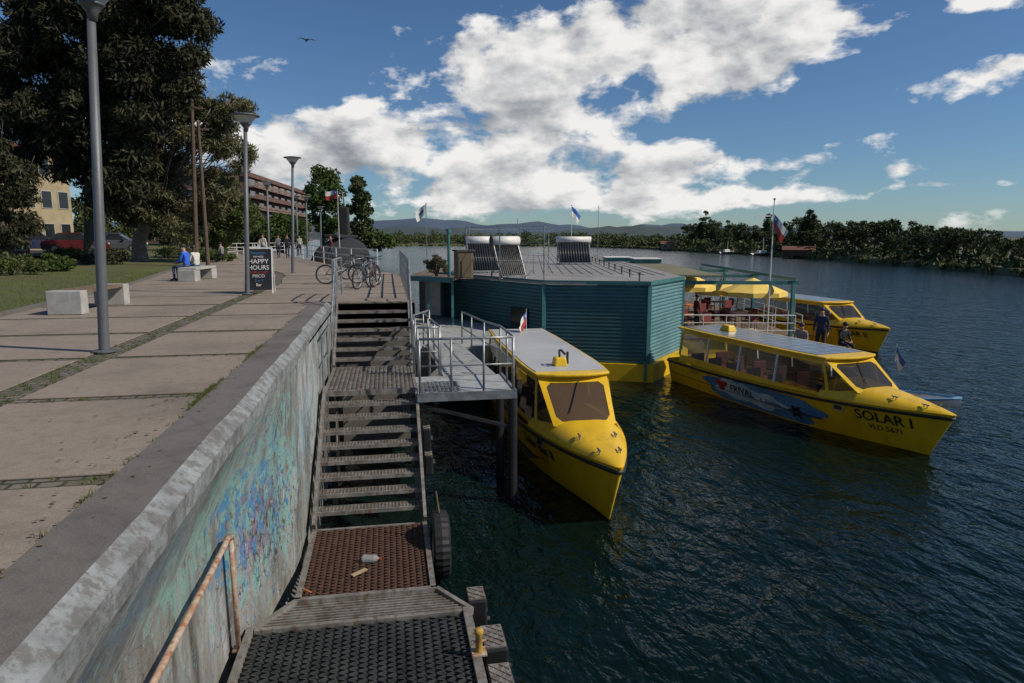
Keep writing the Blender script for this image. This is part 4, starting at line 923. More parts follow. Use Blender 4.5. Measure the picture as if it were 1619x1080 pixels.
# ------------------------------------------------------------------ people
m_skin = M('skin', (.42,.25,.18), (.36,.2,.14), 5, .6, 0, 0); m_hair = M('dark hair', (.03,.02,.015), None, 20, .6)
def cloth(name, c): return M(name, c, tuple(x*.7 for x in c), 6, .9, 0, .2)
def person(loc, rz, pose, shirt, pants, lab, H=1.72, shoes=None, longhair=False):
    r = thing('person', lab, 'person', tuple(loc), rz, world=False)
    k = H/1.72; J = {}
    J['pel']=(0,0,.95); J['spi']=(0,.0,1.12); J['che']=(0,.0,1.33); J['nec']=(0,.0,1.47); J['hd0']=(0,.015,1.56); J['hd1']=(0,.02,1.65)
    for s, t_ in ((-1,'l'),(1,'r')):
        J['sh'+t_]=(s*.175,0,1.40); J['el'+t_]=(s*.225,-.02,1.12); J['wr'+t_]=(s*.23,.07,.88); J['ha'+t_]=(s*.23,.10,.80)
        J['hi'+t_]=(s*.09,0,.90); J['kn'+t_]=(s*.10,.03,.50); J['an'+t_]=(s*.10,-.01,.09); J['to'+t_]=(s*.12,.15,.04)
    if pose == 'walk':
        J['knl']=(-.10,.16,.52); J['anl']=(-.10,.24,.12); J['tol']=(-.11,.40,.07); J['knr']=(.10,-.05,.50); J['anr']=(.10,-.3,.14); J['tor']=(.11,-.17,.03)
        J['ell']=(-.22,-.12,1.14); J['wrl']=(-.22,-.08,.9); J['hal']=(-.22,-.06,.82); J['elr']=(.22,.06,1.13); J['wrr']=(.22,.2,.95); J['har']=(.22,.26,.89)
    if pose == 'sit':
        dz = -.40
        for n in list(J):
            x,y,z = J[n]
            if n[:2] not in ('kn','an','to'): J[n]=(x,y+.0,z+dz)
        J['nec']=(0,.06,1.06); J['hd0']=(0,.10,1.14); J['hd1']=(0,.13,1.23); J['che']=(0,.03,.93)
        for s,t_ in ((-1,'l'),(1,'r')):
            J['sh'+t_]=(s*.17,.04,1.0); J['el'+t_]=(s*.2,.12,.76); J['wr'+t_]=(s*.12,.33,.66); J['ha'+t_]=(s*.08,.4,.64)
            J['hi'+t_]=(s*.09,.03,.52); J['kn'+t_]=(s*.12,.44,.52); J['an'+t_]=(s*.12,.42,.10); J['to'+t_]=(s*.13,.57,.045)
    if pose == 'phone':
        J['elr']=(.22,.1,1.15); J['wrr']=(.12,.32,1.25); J['har']=(.1,.38,1.3)
    R_ = dict(pel=(.15,.11),spi=(.13,.10),che=(.155,.11),nec=(.055,.055),hd0=(.075,.085),hd1=(.08,.095))
    for t_ in 'lr': R_.update({'sh'+t_:(.065,.06),'el'+t_:(.044,.044),'wr'+t_:(.028,.028),'ha'+t_:(.036,.02),'hi'+t_:(.09,.09),'kn'+t_:(.058,.058),'an'+t_:(.042,.042),'to'+t_:(.04,.03)})
    names = list(J); idx = {n:i for i,n in enumerate(names)}
    E = [('pel','spi'),('spi','che'),('che','nec'),('nec','hd0'),('hd0','hd1')]
    for t_ in 'lr': E += [('che','sh'+t_),('sh'+t_,'el'+t_),('el'+t_,'wr'+t_),('wr'+t_,'ha'+t_),('pel','hi'+t_),('hi'+t_,'kn'+t_),('kn'+t_,'an'+t_),('an'+t_,'to'+t_)]
    me = bpy.data.meshes.new('tmp'); me.from_pydata([tuple(c*k for c in J[n]) for n in names], [(idx[a],idx[b]) for a,b in E], [])
    o = bpy.data.objects.new('tmp', me); COL.objects.link(o); sk = o.modifiers.new('s','SKIN')
    for n in names:
        sv = me.skin_vertices[0].data[idx[n]]; sv.radius = (R_[n][0]*k, R_[n][1]*k); sv.use_root = (n == 'pel')
    ss = o.modifiers.new('ss','SUBSURF'); ss.levels = 2; ss.render_levels = 2
    dg = bpy.context.evaluated_depsgraph_get(); dg.update(); ev = bpy.data.meshes.new_from_object(o.evaluated_get(dg)); bpy.data.objects.remove(o)
    V = [Vector(v.co) for v in ev.vertices]; F = [tuple(p.vertices) for p in ev.polygons]; bpy.data.meshes.remove(ev)
    seg = [(Vector(J[a])*k, Vector(J[b])*k, a, b) for a,b in E]; mats = []
    def cls(c):
        best = None
        for a,b,na,nb in seg:
            t2 = max(0,min(1,(c-a).dot(b-a)/((b-a).length_squared+1e-9))); dd = (c-(a+(b-a)*t2)).length
            if best is None or dd < best[0]: best = (dd,na,nb,t2)
        _,na,nb,t2 = best
        if nb in ('hd0','hd1'): return 0
        if nb[:2] in ('ha',): return 0
        if nb == 'nec': return 0 if t2 > .75 else 1
        if nb[:2] == 'wr': return 0 if t2 > .9 else 1
        if nb[:2] in ('to',): return 3
        if nb[:2] in ('hi','kn','an'): return 2
        if nb == 'spi' and t2 < .25: return 2
        return 1
    for f in F: mats.append(cls(sum((V[i] for i in f), Vector())/len(f)))
    ex = MB()
    for t_, s in (('l',-1),('r',1)):
        w_ = Vector(J['wr'+t_])*k; h_ = Vector(J['ha'+t_])*k; d_ = (h_-w_).normalized(); sd_ = Vector((0,1,0)) if abs(d_.z) > .7 else Vector((1,0,0)); inn = Vector((-s,0,0))
        for q in range(4):
            b0 = h_+sd_*(.026*(1.5-q)*.7)+d_*.0; ln = (.07,.08,.075,.055)[q]; ex.tube([b0,b0+d_*ln*.55,b0+d_*ln*.85+inn*.02,b0+d_*ln+inn*.04],.0085,6,.006)
        ex.tube([w_+d_*.04+sd_*.02,w_+d_*.07+sd_*.045+inn*.015,w_+d_*.1+sd_*.05+inn*.03],.010,6,.007)
    hc = Vector(J['hd1'])*k; h0 = Vector(J['hd0'])*k
    fc = (hc+h0)/2+Vector((0,.02,.0)); ex.tube([fc+Vector((0,.075,.02)),fc+Vector((0,.098,-.012)),fc+Vector((0,.075,-.02))],[.006,.014,.008],6)
    for s in (-1,1): ex.ball(tuple((hc+h0)/2+Vector((s*.082,0,0))),.022,6,4,(.4,.8,1.2))
    n0 = len(V); V += [Vector(v) for v in ex.v]; F += [tuple(i+n0 for i in f) for f in ex.f]; mats += [0]*len(ex.f)
    me = bpy.data.meshes.new('body'); me.from_pydata(V, [], F); b = bpy.data.objects.new('body', me); COL.objects.link(b); b.parent = r
    for m_ in (m_skin, shirt, pants, shoes or m_blackp): me.materials.append(m_)
    me.polygons.foreach_set('material_index', mats); me.polygons.foreach_set('use_smooth', [True]*len(F))
    mb = MB(); mb.ball(tuple(hc+Vector((0,-.022,.03))),.105,14,10,(.88,1.0,.85))
    if longhair: mb.ball(tuple(hc+Vector((0,-.07,-.12))),.1,10,8,(.85,.6,1.5))
    mb.build('hair', m_hair, r, smooth=True)
    for s in (-1,1): mb = MB(); mb.ball(tuple(fc+Vector((s*.03,.078,.025))),.009,6,4); mb.build('eye', m_blackp, r)
    mb = MB(); mb.bar(tuple(fc+Vector((-.022,.078,-.04))),tuple(fc+Vector((.022,.078,-.04))),.01,.008); mb.build('mouth', m_red, r)
    return r
c_blue = cloth('bright blue shirt',(.03,.13,.62)); c_jean = cloth('denim',(.05,.08,.15)); c_dark = cloth('dark jacket',(.02,.025,.035)); c_white = cloth('pale shirt',(.6,.58,.52)); c_grey = cloth('grey top',(.2,.2,.2)); c_redc = cloth('dull red top',(.2,.05,.045)); c_navy = cloth('navy top',(.02,.035,.09))
pb = Vector((pB.x,pB.y,0))
person(pb+Vector((-.12,.45,-.02)), math.radians(75), 'sit', c_blue, c_jean, 'person in a bright blue top sitting hunched on the concrete bench')
person(pb+Vector((.0,1.25,-.02)), math.radians(60), 'sit', c_white, c_jean, 'person in a pale top sitting at the far end of the concrete bench', 1.65, longhair=True)
def stand(px, py, rz, pose, sh_, pa, lab, H=1.72): p = at(px, py, 0); return person(p, rz, pose, sh_, pa, lab, H)
stand(455,408,math.pi,'walk',c_dark,c_dark,'walker in dark clothes on the right of the strolling pair',1.75)
stand(441,408,math.pi,'walk',c_grey,c_jean,'walker in grey on the left of the strolling pair',1.7)
stand(417,412,2.8,'phone',c_white,c_grey,'person in a pale top standing behind the chalkboard sign',1.75)
stand(352,415,1.2,'sit',c_grey,c_dark,'person in grey crouched on the low kerb near the wooden poles',1.6)
stand(474,404,3.0,'stand',c_white,c_jean,'distant person in white near the farthest lamps',1.7)
stand(524,413,math.pi/2,'walk',c_redc,c_jean,'distant person in red by the submarine hull',1.7)
p = atd(1297,540,24.0); zt_ = zat(p,487); person((p.x,p.y,zt_-1.78), 2.4, 'stand', c_navy, c_dark, 'person in a navy top standing behind the roof of the SOLAR I boat', 1.78)
zdock = zt_-1.78
mb = MB(); mb.box((p.x+.3,p.y+2.2,zdock-.1),(2.2,7,.2),-.1); tag(mb.build('pontoon', m_wood),'narrow timber pontoon between the two solar boats','pontoon')
p = atd(1266,540,23.6); person((p.x,p.y,zdock), 2.6, 'sit', c_grey, c_dark, 'person in grey seated on a box behind the SOLAR I boat', 1.7)
mb = MB(); mb.box((p.x,p.y-.02,zdock+.2),(.5,.4,.38),.2); tag(mb.build('wooden_box', m_wood),'wooden box used as a seat on the timber pontoon','box')
p = atd(1331,549,24.6); person((p.x,p.y,zdock-.1), 3.2, 'sit', c_dark, c_dark, 'person in dark clothes seated to the right of the standing person in navy', 1.7)
mb = MB(); mb.box((p.x,p.y+.02,zdock+.1),(.5,.4,.38),.1); tag(mb.build('wooden_box', m_wood),'wooden box under the seated person in dark clothes','box')
q = TX(1.2,.9,ZD); person(tuple(q), -1.5, 'stand', c_redc, c_dark, 'person in a dull red top standing under the parasols on the terrace', 1.7)
# ------------------------------------------------------------------ submarine
pa_, pb_ = atd(513,400,57), atd(546,400,80); ad = Vector((pb_.x-pa_.x, pb_.y-pa_.y, 0))
sb = thing('submarine', 'black submarine with an upright conning tower moored along the promenade', 'submarine', (pb_.x,pb_.y,-2.2), math.atan2(ad.y,ad.x), world=False)
Lb = ad.length
mb = MB(); mb.tube([(-Lb+(2*Lb)*k/24,0,1.2) for k in range(25)],[max(.3,2.6*math.sin(math.pi*(.03+.94*k/24))**.4) for k in range(25)],24); mb.build('hull', m_sailc, sb, smooth=True)
mb = MB(); mb.box((0,0,3.85),(Lb*1.5,1.2,.35)); mb.build('casing_deck', m_sailc, sb, bevel=.1)
hT = zat(pb_,327)+2.2
mb = MB(); mb.box((0,0,(hT+3.6)/2),(3.0,1.1,hT-3.6),taper=.95); mb.build('conning_tower', m_sailc, sb, bevel=.2)
mb = MB(); mb.cyl((.5,0,hT-.2),(.5,0,hT+1.6),.07,8); mb.build('periscope', m_steel, sb)
# ------------------------------------------------------------------ vegetation
def leafobj(name, mat, parent, C, Rr, n, size, asp=1.0, up=0.0):
    C = np.array(C); Rr = np.array(Rr); w = Rr**2; w = w/w.sum(); k = RNG.choice(len(C), n, p=w)
    g_ = RNG.normal(size=(n,3)); g_ /= (np.linalg.norm(g_,axis=1)[:,None]+1e-9); rad = RNG.random(n)**.5
    P = C[k]+g_*(rad*Rr[k])[:,None]*np.array([1,1,.75])
    u = RNG.normal(size=(n,3))+g_*.8; u[:,2] += up; u /= np.linalg.norm(u,axis=1)[:,None]; v = np.cross(u, RNG.normal(size=(n,3))); v /= np.linalg.norm(v,axis=1)[:,None]
    s = size*(.5+RNG.random(n)); uu = u*(s*asp)[:,None]*.5; vv = v*s[:,None]*.5
    vs = np.stack([P-uu*1.0, P+vv*.9-uu*.1, P+uu, P-vv*.9+uu*.1], 1).reshape(-1,3)
    o0 = ORG.get(rootof(parent).name, Vector((0,0,0))) if parent else Vector(C.mean(0))
    vs = vs-np.array(o0)
    me = bpy.data.meshes.new(name); me.vertices.add(4*n); me.vertices.foreach_set('co', vs.ravel()); me.loops.add(4*n); me.loops.foreach_set('vertex_index', np.arange(4*n)); me.polygons.add(n)
    me.polygons.foreach_set('loop_start', np.arange(0,4*n,4)); me.update(calc_edges=True); me.validate(); me.materials.append(mat)
    o = bpy.data.objects.new(name, me); COL.objects.link(o)
    if parent: o.parent = parent
    else: o.location = o0; ORG[o.name] = o0
    return o
def inpoly(x, y, P):
    c = False; j = len(P)-1
    for i in range(len(P)):
        if (P[i][1] > y) != (P[j][1] > y) and x < (P[j][0]-P[i][0])*(y-P[i][1])/(P[j][1]-P[i][1])+P[i][0]: c = not c
        j = i
    return c
def polytree(label, basepx, poly, depth, ncl, rcl, nleaf, size, mat, trunkr, bark, asp=1.4, up=.0, nlimb=40, z=0.0, topfrac=.75, cat='tree', D=None):
    b = at(*basepx, z) if D is None else atd(basepx[0], basepx[1], D); D = b.x*math.sin(PH)+b.y*math.cos(PH)
    r = thing('tree', label, cat, tuple(b)); xs = [p[0] for p in poly]; ys_ = [p[1] for p in poly]; C = []; R_ = []
    while len(C) < ncl:
        x = random.uniform(min(xs),max(xs)); y = random.uniform(min(ys_),max(ys_))
        if inpoly(x,y,poly): C.append(tuple(atd(x,y,D+random.uniform(-1,1)*depth))); R_.append(rcl*random.uniform(.45,1.35))
    leafobj('crown', mat, r, C, R_, nleaf, size, asp, up)
    cx = sum(c[0] for c in C)/ncl; cy = sum(c[1] for c in C)/ncl; zt = max(c[2] for c in C)*topfrac+b.z*(1-topfrac)
    tp = Vector((cx,cy,zt)); k = [b+Vector((0,0,-.2)), b+Vector((0,0,.25)), b+Vector((0,0,1.2)), b.lerp(tp,.4), b.lerp(tp,.7), tp]
    mb = MB(); mb.tube(k, [trunkr*1.8,trunkr*1.25,trunkr,trunkr*.75,trunkr*.45,trunkr*.12], 10)
    for i in range(nlimb):
        c = Vector(random.choice(C)); f = random.uniform(.3,.9); s = b.lerp(tp,f)
        tip = c+(c-s).normalized()*random.uniform(0,.8)+Vector((0,0,random.uniform(0,.6)))
        mdp = s.lerp(tip,.5)+Vector((0,0,-.08*(tip-s).length)); q = trunkr*.25*(1.1-f)
        mb.tube([s,mdp,tip],[q,q*.5,.012],5)
        t3 = mdp.lerp(tip,.4); mb.tube([t3,t3+Vector((random.uniform(-.5,.5),random.uniform(-.5,.5),random.uniform(.3,.9)))],[q*.3+.008,.008],4)
    mb.build('trunk', bark, r, smooth=True)
    return r
polytree('huge dark cypress tree at the left filling the upper corner of the view', (150,420), [(0,70),(50,-60),(140,-110),(250,-60),(320,25),(345,80),(325,120),(300,160),(250,210),(235,290),(200,345),(150,340),(130,290),(90,270),(50,255),(-10,230),(-30,150)], 3.0, 420, .8, 98000, .105, f_dark, .45, m_bark, 3.6, -.7, 110)
polytree('tall wispy olive green tree with a flared pale trunk and bare twigs', (222,414), [(190,150),(230,110),(270,130),(310,145),(340,165),(385,150),(395,185),(350,215),(402,235),(408,250),(365,280),(388,310),(345,340),(300,385),(260,360),(190,355),(150,330),(150,260),(160,190)], 2.2, 300, .55, 56000, .07, f_mid, .42, m_barkp, 4.5, -.5, 260)
polytree('small dark drooping tree at the far left by the cream building', (15,425), [(-60,230),(5,225),(40,260),(62,320),(50,380),(-20,395),(-70,340)], 1.6, 110, .55, 20000, .08, f_dark, .2, m_bark, 3, -.8, 30)
polytree('leafy dark tree between the wispy tree and the white railing', (345,408), [(315,320),(345,290),(385,300),(398,340),(380,385),(330,392),(305,370)], 2.0, 80, .7, 14000, .14, f_bush, .25, m_bark, 1.8, 0, 25)
polytree('bushy green tree below the red brown apartment block', (445,398), [(405,358),(440,345),(475,350),(482,368),(468,388),(420,388)], 3, 60, .9, 9000, .2, f_green, .25, m_bark, 1.4, 0, 20)
polytree('tall dark green tree with a rounded top left of the submarine tower', (512,392), [(490,290),(500,270),(525,275),(537,310),(535,350),(520,375),(495,370),(488,330)], 3, 70, 1.3, 9000, .35, f_green, .4, m_bark, 1.4, 0, 20, D=120)
polytree('narrow dark poplar right of the submarine tower', (570,395), [(562,290),(566,280),(576,305),(584,340),(584,385),(558,385),(556,330)], 2, 60, 1.0, 9000, .3, f_bank, .35, m_bark, 1.8, .8, 16, D=110)
polytree('bushy low tree beside the narrow poplar', (600,396), [(575,376),(600,368),(620,380),(618,390),(578,390)], 4, 30, 1.1, 3500, .3, f_green, .2, m_bark, 1.3, 0, 10, D=125)
def bush(px, py, D, rx, h, mat, lab, n=2400, size=.07, z=None, cat='bush'):
    p = atd(px, py, D); z = p.z if z is None else z
    r = thing('bush', lab, cat, (p.x,p.y,z)); C = []; R_ = []
    for k in range(22): a = random.uniform(0,6.28); q = rx*math.sqrt(random.random()); C.append((p.x+q*math.cos(a),p.y+q*math.sin(a),z+h*random.uniform(.2,.85)*(1-.4*(q/rx)**2))); R_.append(rx*.33)
    leafobj('leaves', mat, r, C, R_, n, size, 1.9)
    mb = MB()
    for c in C[:12]: mb.tube([(p.x,p.y,z-.05),((p.x+c[0])/2,(p.y+c[1])/2,z+h*.4),c],[.03,.02,.006],5)
    mb.build('stem', m_bark, r); return r
bl = ['low yellow green bush at the left edge of the lawn','round bush right of the leftmost one on the lawn','dark bush under the wispy tree','small bush near the cream building','tuft-like bush beside the wooden poles','leafy bush behind the seated people','broad bush in front of the parked cars']
for (px,py,D,rx,h,m_), lb in zip([(20,437,27,1.0,1.0,f_bush),(80,430,30,.9,.8,f_green),(165,416,38,1.1,.9,f_dark),(105,412,42,1.0,.9,f_bush),(345,412,44,.9,.8,f_green),(285,410,48,1.5,1.3,f_bush),(150,408,52,1.0,.6,f_green)], bl): bush(px,py,D,rx,h,m_,lb)
bush(690,425,28,.45,1.3,f_mid,'potted brown green shrub on the annexe roof',2600,.045,z=-.04,cat='shrub')
C = []; R_ = []
for k in range(190):
    px = random.uniform(-200,420); D = random.uniform(72,95); p = atd(px, 396, D); hmax = 1.6 if 55 < px < 125 else 4.6; C.append((p.x,p.y,.5+random.uniform(.2,hmax))); R_.append(random.uniform(.8,1.7))
tag(leafobj('undergrowth', f_bank, None, C, R_, 34000, .28, 1.5), 'dense dark shrubbery in the background behind the parked cars', 'shrubbery', kind='stuff')
mb = MB()
def tuft(x, y, n=14, h=.07, z=0.0, w=.05):
    for k in range(n):
        a = random.uniform(0,6.28); q = random.uniform(0,w); bx_, by_ = x+q*math.cos(a), y+q*math.sin(a); t2 = random.uniform(0,6.28); l = h*random.uniform(.5,1.2)
        dx, dy = math.cos(t2)*.004, math.sin(t2)*.004
        mb.poly([(bx_-dx,by_-dy,z),(bx_+dx,by_+dy,z),(bx_+random.uniform(-.4,.4)*l,by_+random.uniform(-.4,.4)*l,z+l)])
for k in range(420):
    tuft(-1.78+random.gauss(0,.018), random.choice((random.uniform(2.2,16),random.gauss(7.0,.25),random.gauss(7.2,.15),random.gauss(9.5,.4))), random.randint(8,22), random.uniform(.02,.06), w=random.uniform(.02,.07))
for k in range(300): tuft(-3.75+random.uniform(-.17,.17), random.uniform(3,24), 12, random.uniform(.02,.05), -.02, .05)
for k in range(300): tuft(random.uniform(-7,-1.9), random.choice(ys[:12])+.01+random.uniform(-.1,.1), 10, random.uniform(.02,.045), -.02, .05)
tag(mb.build('joint_grass', foliage('weeds',[(.06,.08,.02),(.11,.14,.035),(.2,.2,.08)])), 'short weeds and grass growing in the paving joints', 'grass', kind='stuff')
mb = MB()
for k in range(6000):
    y = 9+24*random.random()**1.3; x = edge(LE,y)-.2-9*random.random()**1.4; tuft(x, y, 4, random.uniform(.04,.11), .0+(edge(LE,y)-.14-x)/22*.35, .1)
tag(mb.build('lawn_grass', foliage('lawn blades',[(.07,.09,.022),(.11,.14,.035),(.19,.2,.07)])), 'short patchy grass on the lawn beside the promenade', 'grass', kind='stuff')
mb = MB()
for k in range(520):
    y = 2.5+18*random.random()**1.6; x = random.choice((random.uniform(-7,-1.4), random.gauss(-1.95,.2))); a = random.uniform(0,6.28); s_ = random.uniform(.006,.022)
    if x > -1.42: continue
    zq = .012 if x < -1.8 else .04
    mb.poly([(x+s_*math.cos(a+q),y+s_*.7*math.sin(a+q),zq+random.uniform(0,.006)) for q in (0,1.6,3.1,4.6)])
tag(mb.build('leaf_litter', M('dry litter',(.2,.14,.07),(.06,.05,.03),20,.9)), 'dry leaf fragments and dirt scattered over the paving', 'leaf litter', kind='stuff')
# ------------------------------------------------------------------ far bank
bpts = [(1900,470),(1720,447),(1619,437),(1500,426),(1380,416),(1250,407),(1150,401),(1080,397),(1010,393),(900,389.5),(760,388.5),(640,388.5),(595,389)]
BK = [at(x,y,ZW) for x,y in bpts]
mb = MB(); V = []
for p in BK:
    d = (Vector((p.x,p.y,0))).normalized(); V += [p+Vector((0,0,-.1)), p+d*2+Vector((0,0,.8)), p+d*60+Vector((0,0,2.6)), p+d*1500+Vector((0,0,2.9))]
mb.add(V, [(4*i+j,4*i+4+j,4*i+5+j,4*i+1+j) for i in range(len(BK)-1) for j in range(3)]); struct(mb.build('far_bank', m_land))
C = []; R_ = []; C2 = []; R2 = []
for k in range(1500):
    i = random.choices(range(len(BK)-1), weights=[(BK[i+1]-BK[i]).length**.75 for i in range(len(BK)-1)])[0]; p = BK[i].lerp(BK[i+1], random.random()); dd = p.length; d = Vector((p.x,p.y,0)).normalized()
    q = random.uniform(0,1)**1.3*dd*.28; rr = dd*.005*random.uniform(.4,1.7)+.25; pp = p+d*(2.5+q); C.append((pp.x,pp.y,ZW+.5+rr*random.uniform(.1,1.1)+q*.035)); R_.append(rr)
    if k % 2: pp = p+d*random.uniform(0,3); C2.append((pp.x,pp.y,ZW+.45)); R2.append(random.uniform(.3,.75))
tag(leafobj('bank_thicket', f_bank, None, C, R_, 64000, .62, 1.3), 'continuous dark green thicket lining the far riverbank', 'thicket', kind='stuff')
tag(leafobj('bank_reeds', f_reed, None, C2, R2, 14000, .3, 3.0, 1.2), 'pale green reeds and scrub along the far waterline', 'reeds', kind='stuff')
def proto(kind):
    r = thing('tree', 'x', 'tree', (0,0,-500), world=False); C = []; R_ = []
    if kind == 0:
        for k in range(26): a = random.uniform(0,6.28); q = random.random()**.5; C.append((.42*q*math.cos(a),.42*q*math.sin(a),.62+.34*random.uniform(-1,1)*math.sqrt(1-q*q*.8))); R_.append(.12)
    elif kind == 1:
        for k in range(26): h = random.uniform(.15,.97); q = .2*(1-h)+.02; a = random.uniform(0,6.28); C.append((q*math.cos(a),q*math.sin(a),h)); R_.append(.05+.09*(1-h))
    elif kind == 2:
        for k in range(22): a = random.uniform(0,6.28); q = random.random()**.5; C.append((.5*q*math.cos(a),.5*q*math.sin(a),.72+.18*random.uniform(-1,1))); R_.append(.10)
    else:
        for k in range(26): h = random.uniform(.12,.97); a = random.uniform(0,6.28); q = .1*math.sin(math.pi*h)**.6*random.random(); C.append((q*math.cos(a),q*math.sin(a),h)); R_.append(.09)
    leafobj('crown', f_bank, r, C, R_, 1800, .035, 1.5)
    mb = MB(); mb.tube([(0,0,-.05),(0,0,.3),(0.01,0,.8)],[.03,.02,.006],6)
    for c in C[:8]: mb.tube([(0,0,.3+.3*random.random()),c],[.01,.004],4)
    mb.build('trunk', m_bark, r); return r
PR = [proto(k) for k in (0,1,2,3)]; KL = ['rounded dark broadleaf tree in the belt on the far bank','pointed conifer rising from the belt on the far bank','flat-topped open tree in the belt on the far bank','slim upright poplar in the belt on the far bank']
def skyl(px):
    P = [(1000,387),(1040,380),(1080,368),(1110,342),(1150,348),(1180,354),(1210,350),(1240,354),(1275,338),(1300,345),(1350,350),(1400,350),(1450,366),(1500,360),(1550,368),(1619,376),(1800,376)]
    for a, b in zip(P, P[1:]):
        if a[0] <= px <= b[0]: return a[1]+(b[1]-a[1])*(px-a[0])/(b[0]-a[0])
    return 380
used = [False]*4
def puttree(px, kind, top, back):
    for a, b in zip(bpts, bpts[1:]):
        if b[0] <= px <= a[0]: py = b[1]+(a[1]-b[1])*(px-b[0])/(a[0]-b[0]); break
    p = at(px, py, ZW); d = Vector((p.x,p.y,0)).normalized(); p = p+d*back*p.length/90; p.z = ZW+1.0; H = zat(p, top)-p.z; w = H*random.uniform(.8,1.25)
    if kind in (1,3): w = H*1.0
    if not used[kind]:
        used[kind] = True; o = PR[kind]; o.location = p; o.scale = (w,w,H)
    else: o = dup(PR[kind], p, random.uniform(0,6), (w,w,H))
    o['label'] = KL[kind]; o['group'] = ['rounded','pointed','flat-topped','slim upright'][kind]+' trees on the far riverbank'
px = 1000
while px < 1680:
    puttree(px, random.choice((0,0,0,2)), skyl(px)+random.uniform(-5,20), random.uniform(4,26)); px += random.uniform(6,15)
for px, tp in ((1106,343),(1114,332),(1122,346),(1148,347),(1130,352),(1098,352)): puttree(px, 1, tp, 12)
for px, tp in ((1276,331),(1282,338),(1212,338),(1270,342),(1405,346)): puttree(px, 3, tp, 10)
for px, tp in ((1350,346),(1385,345),(1398,344),(1455,352),(1480,355),(1520,357),(1545,360),(1375,348)): puttree(px, 2, tp, 12)
for px in range(600,1000,16): puttree(px+random.uniform(-5,5), 0, 380+random.uniform(-4,3), 3)
def ridge(name, D, prof, col, basez=-5):
    mb = MB(); xs = [prof[0][0]+(prof[-1][0]-prof[0][0])*i/160 for i in range(161)]
    def h(x):
        for a, b in zip(prof, prof[1:]):
            if a[0] <= x <= b[0]: s = (x-a[0])/(b[0]-a[0]); s = s*s*(3-2*s); return a[1]+(b[1]-a[1])*s
    V = []
    for x in xs:
        y = h(x)+1.2*math.sin(x*.11)+.8*math.sin(x*.27+2)
        t_ = atd(x, y, D); f_ = atd(x, 388, D*.72); m_ = (f_*.45+t_*.55)
        V += [(f_.x,f_.y,basez), (m_.x,m_.y,basez+(t_.z-basez)*(.55+.1*math.sin(x*.05))), tuple(t_), (t_.x*1.3,t_.y*1.3,basez)]
    mb.add(V, [(4*i+j,4*i+4+j,4*i+5+j,4*i+1+j) for i in range(160) for j in range(3)])
    return struct(mb.build(name, col, smooth=True))
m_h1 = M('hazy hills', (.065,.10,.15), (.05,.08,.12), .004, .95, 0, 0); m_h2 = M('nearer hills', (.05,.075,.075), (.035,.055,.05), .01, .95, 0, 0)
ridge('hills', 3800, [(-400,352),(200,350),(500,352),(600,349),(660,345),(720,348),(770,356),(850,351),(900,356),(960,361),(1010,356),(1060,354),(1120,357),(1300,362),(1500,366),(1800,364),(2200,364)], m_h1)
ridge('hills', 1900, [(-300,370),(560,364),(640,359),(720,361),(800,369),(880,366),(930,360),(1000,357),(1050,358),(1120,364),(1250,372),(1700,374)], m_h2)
# ------------------------------------------------------------------ buildings left
def facade(lab, p0, p1, z0, z1, depth, floors, bays, wm, rm, cat='building', balc=False, name='apartment_block', roofh=.4):
    p0 = Vector((p0[0],p0[1],0)); p1 = Vector((p1[0],p1[1],0)); d = (p1-p0).normalized(); nn = Vector((d.y,-d.x,0)); L_ = (p1-p0).length
    if nn.dot(-p0) < 0: nn = -nn
    r = thing(name, lab, cat, (p0.x,p0.y,z0)); bk = -nn*depth
    mb = MB(); mb.prism([(q.x,q.y) for q in (p0,p1,p1+bk,p0+bk)], z0, z1); mb.build('wall', wm, r)
    mb = MB(); mb.prism([(q.x,q.y) for q in (p0+nn*.4-d*.4,p1+nn*.4+d*.4,p1+bk+d*.4,p0+bk-d*.4)], z1, z1+roofh); mb.build('roof', rm, r)
    fh = (z1-z0)/floors; bw = L_/bays
    def win(o_, dd, nq, wid, zc, w, h):
        def q(a, z, o): return o_+dd*a+nq*o+Vector((0,0,z))
        mb = MB(); mb.slab([q(-w/2-.08,zc-h/2-.08,.0),q(w/2+.08,zc-h/2-.08,.0),q(w/2+.08,zc+h/2+.08,.0),q(-w/2-.08,zc+h/2+.08,.0)], nq*.06); fo = mb.build('window', m_conc, r)
        mb = MB(); mb.slab([q(-w/2,zc-h/2,.061),q(w/2,zc-h/2,.061),q(w/2,zc+h/2,.061),q(-w/2,zc+h/2,.061)], nq*.02); mb.build('pane', m_pane, fo)
    for f in range(floors):
        for b in range(bays):
            win(p0+d*(bw*(b+.5)), d, nn, bw, z0+fh*(f+.55), bw*.55, fh*.5)
        for b in range(3): win(p0+bk*((b+.5)/3), bk.normalized(), -d, 1, z0+fh*(f+.55), depth*.16, fh*.5)
        if balc:
            zc = z0+fh*f+.1; mb = MB(); a, b_ = p0+nn*1.2, p1+nn*1.2
            mb.prism([(q_.x,q_.y) for q_ in (p0+nn*.01,p1+nn*.01,b_,a)], zc, zc+.2); mb.bar((a.x,a.y,zc+.65),(b_.x,b_.y,zc+.65),.05,.4); mb.build('balcony', m_aptb if f%2 else m_apt, r)
    return r
a, b = atd(-90,400,54), atd(120,400,66); facade('cream three storey building seen through the trees at the far left', a, b, .4, zat(a,215), 12, 3, 7, m_cream, m_brick)
a, b = atd(397,395,125), atd(488,396,180); facade('red brown apartment block with brown balconies behind the lamps', a, b, .5, zat(a,279), 22, 6, 9, m_apt, m_apt, balc=True, roofh=.8)
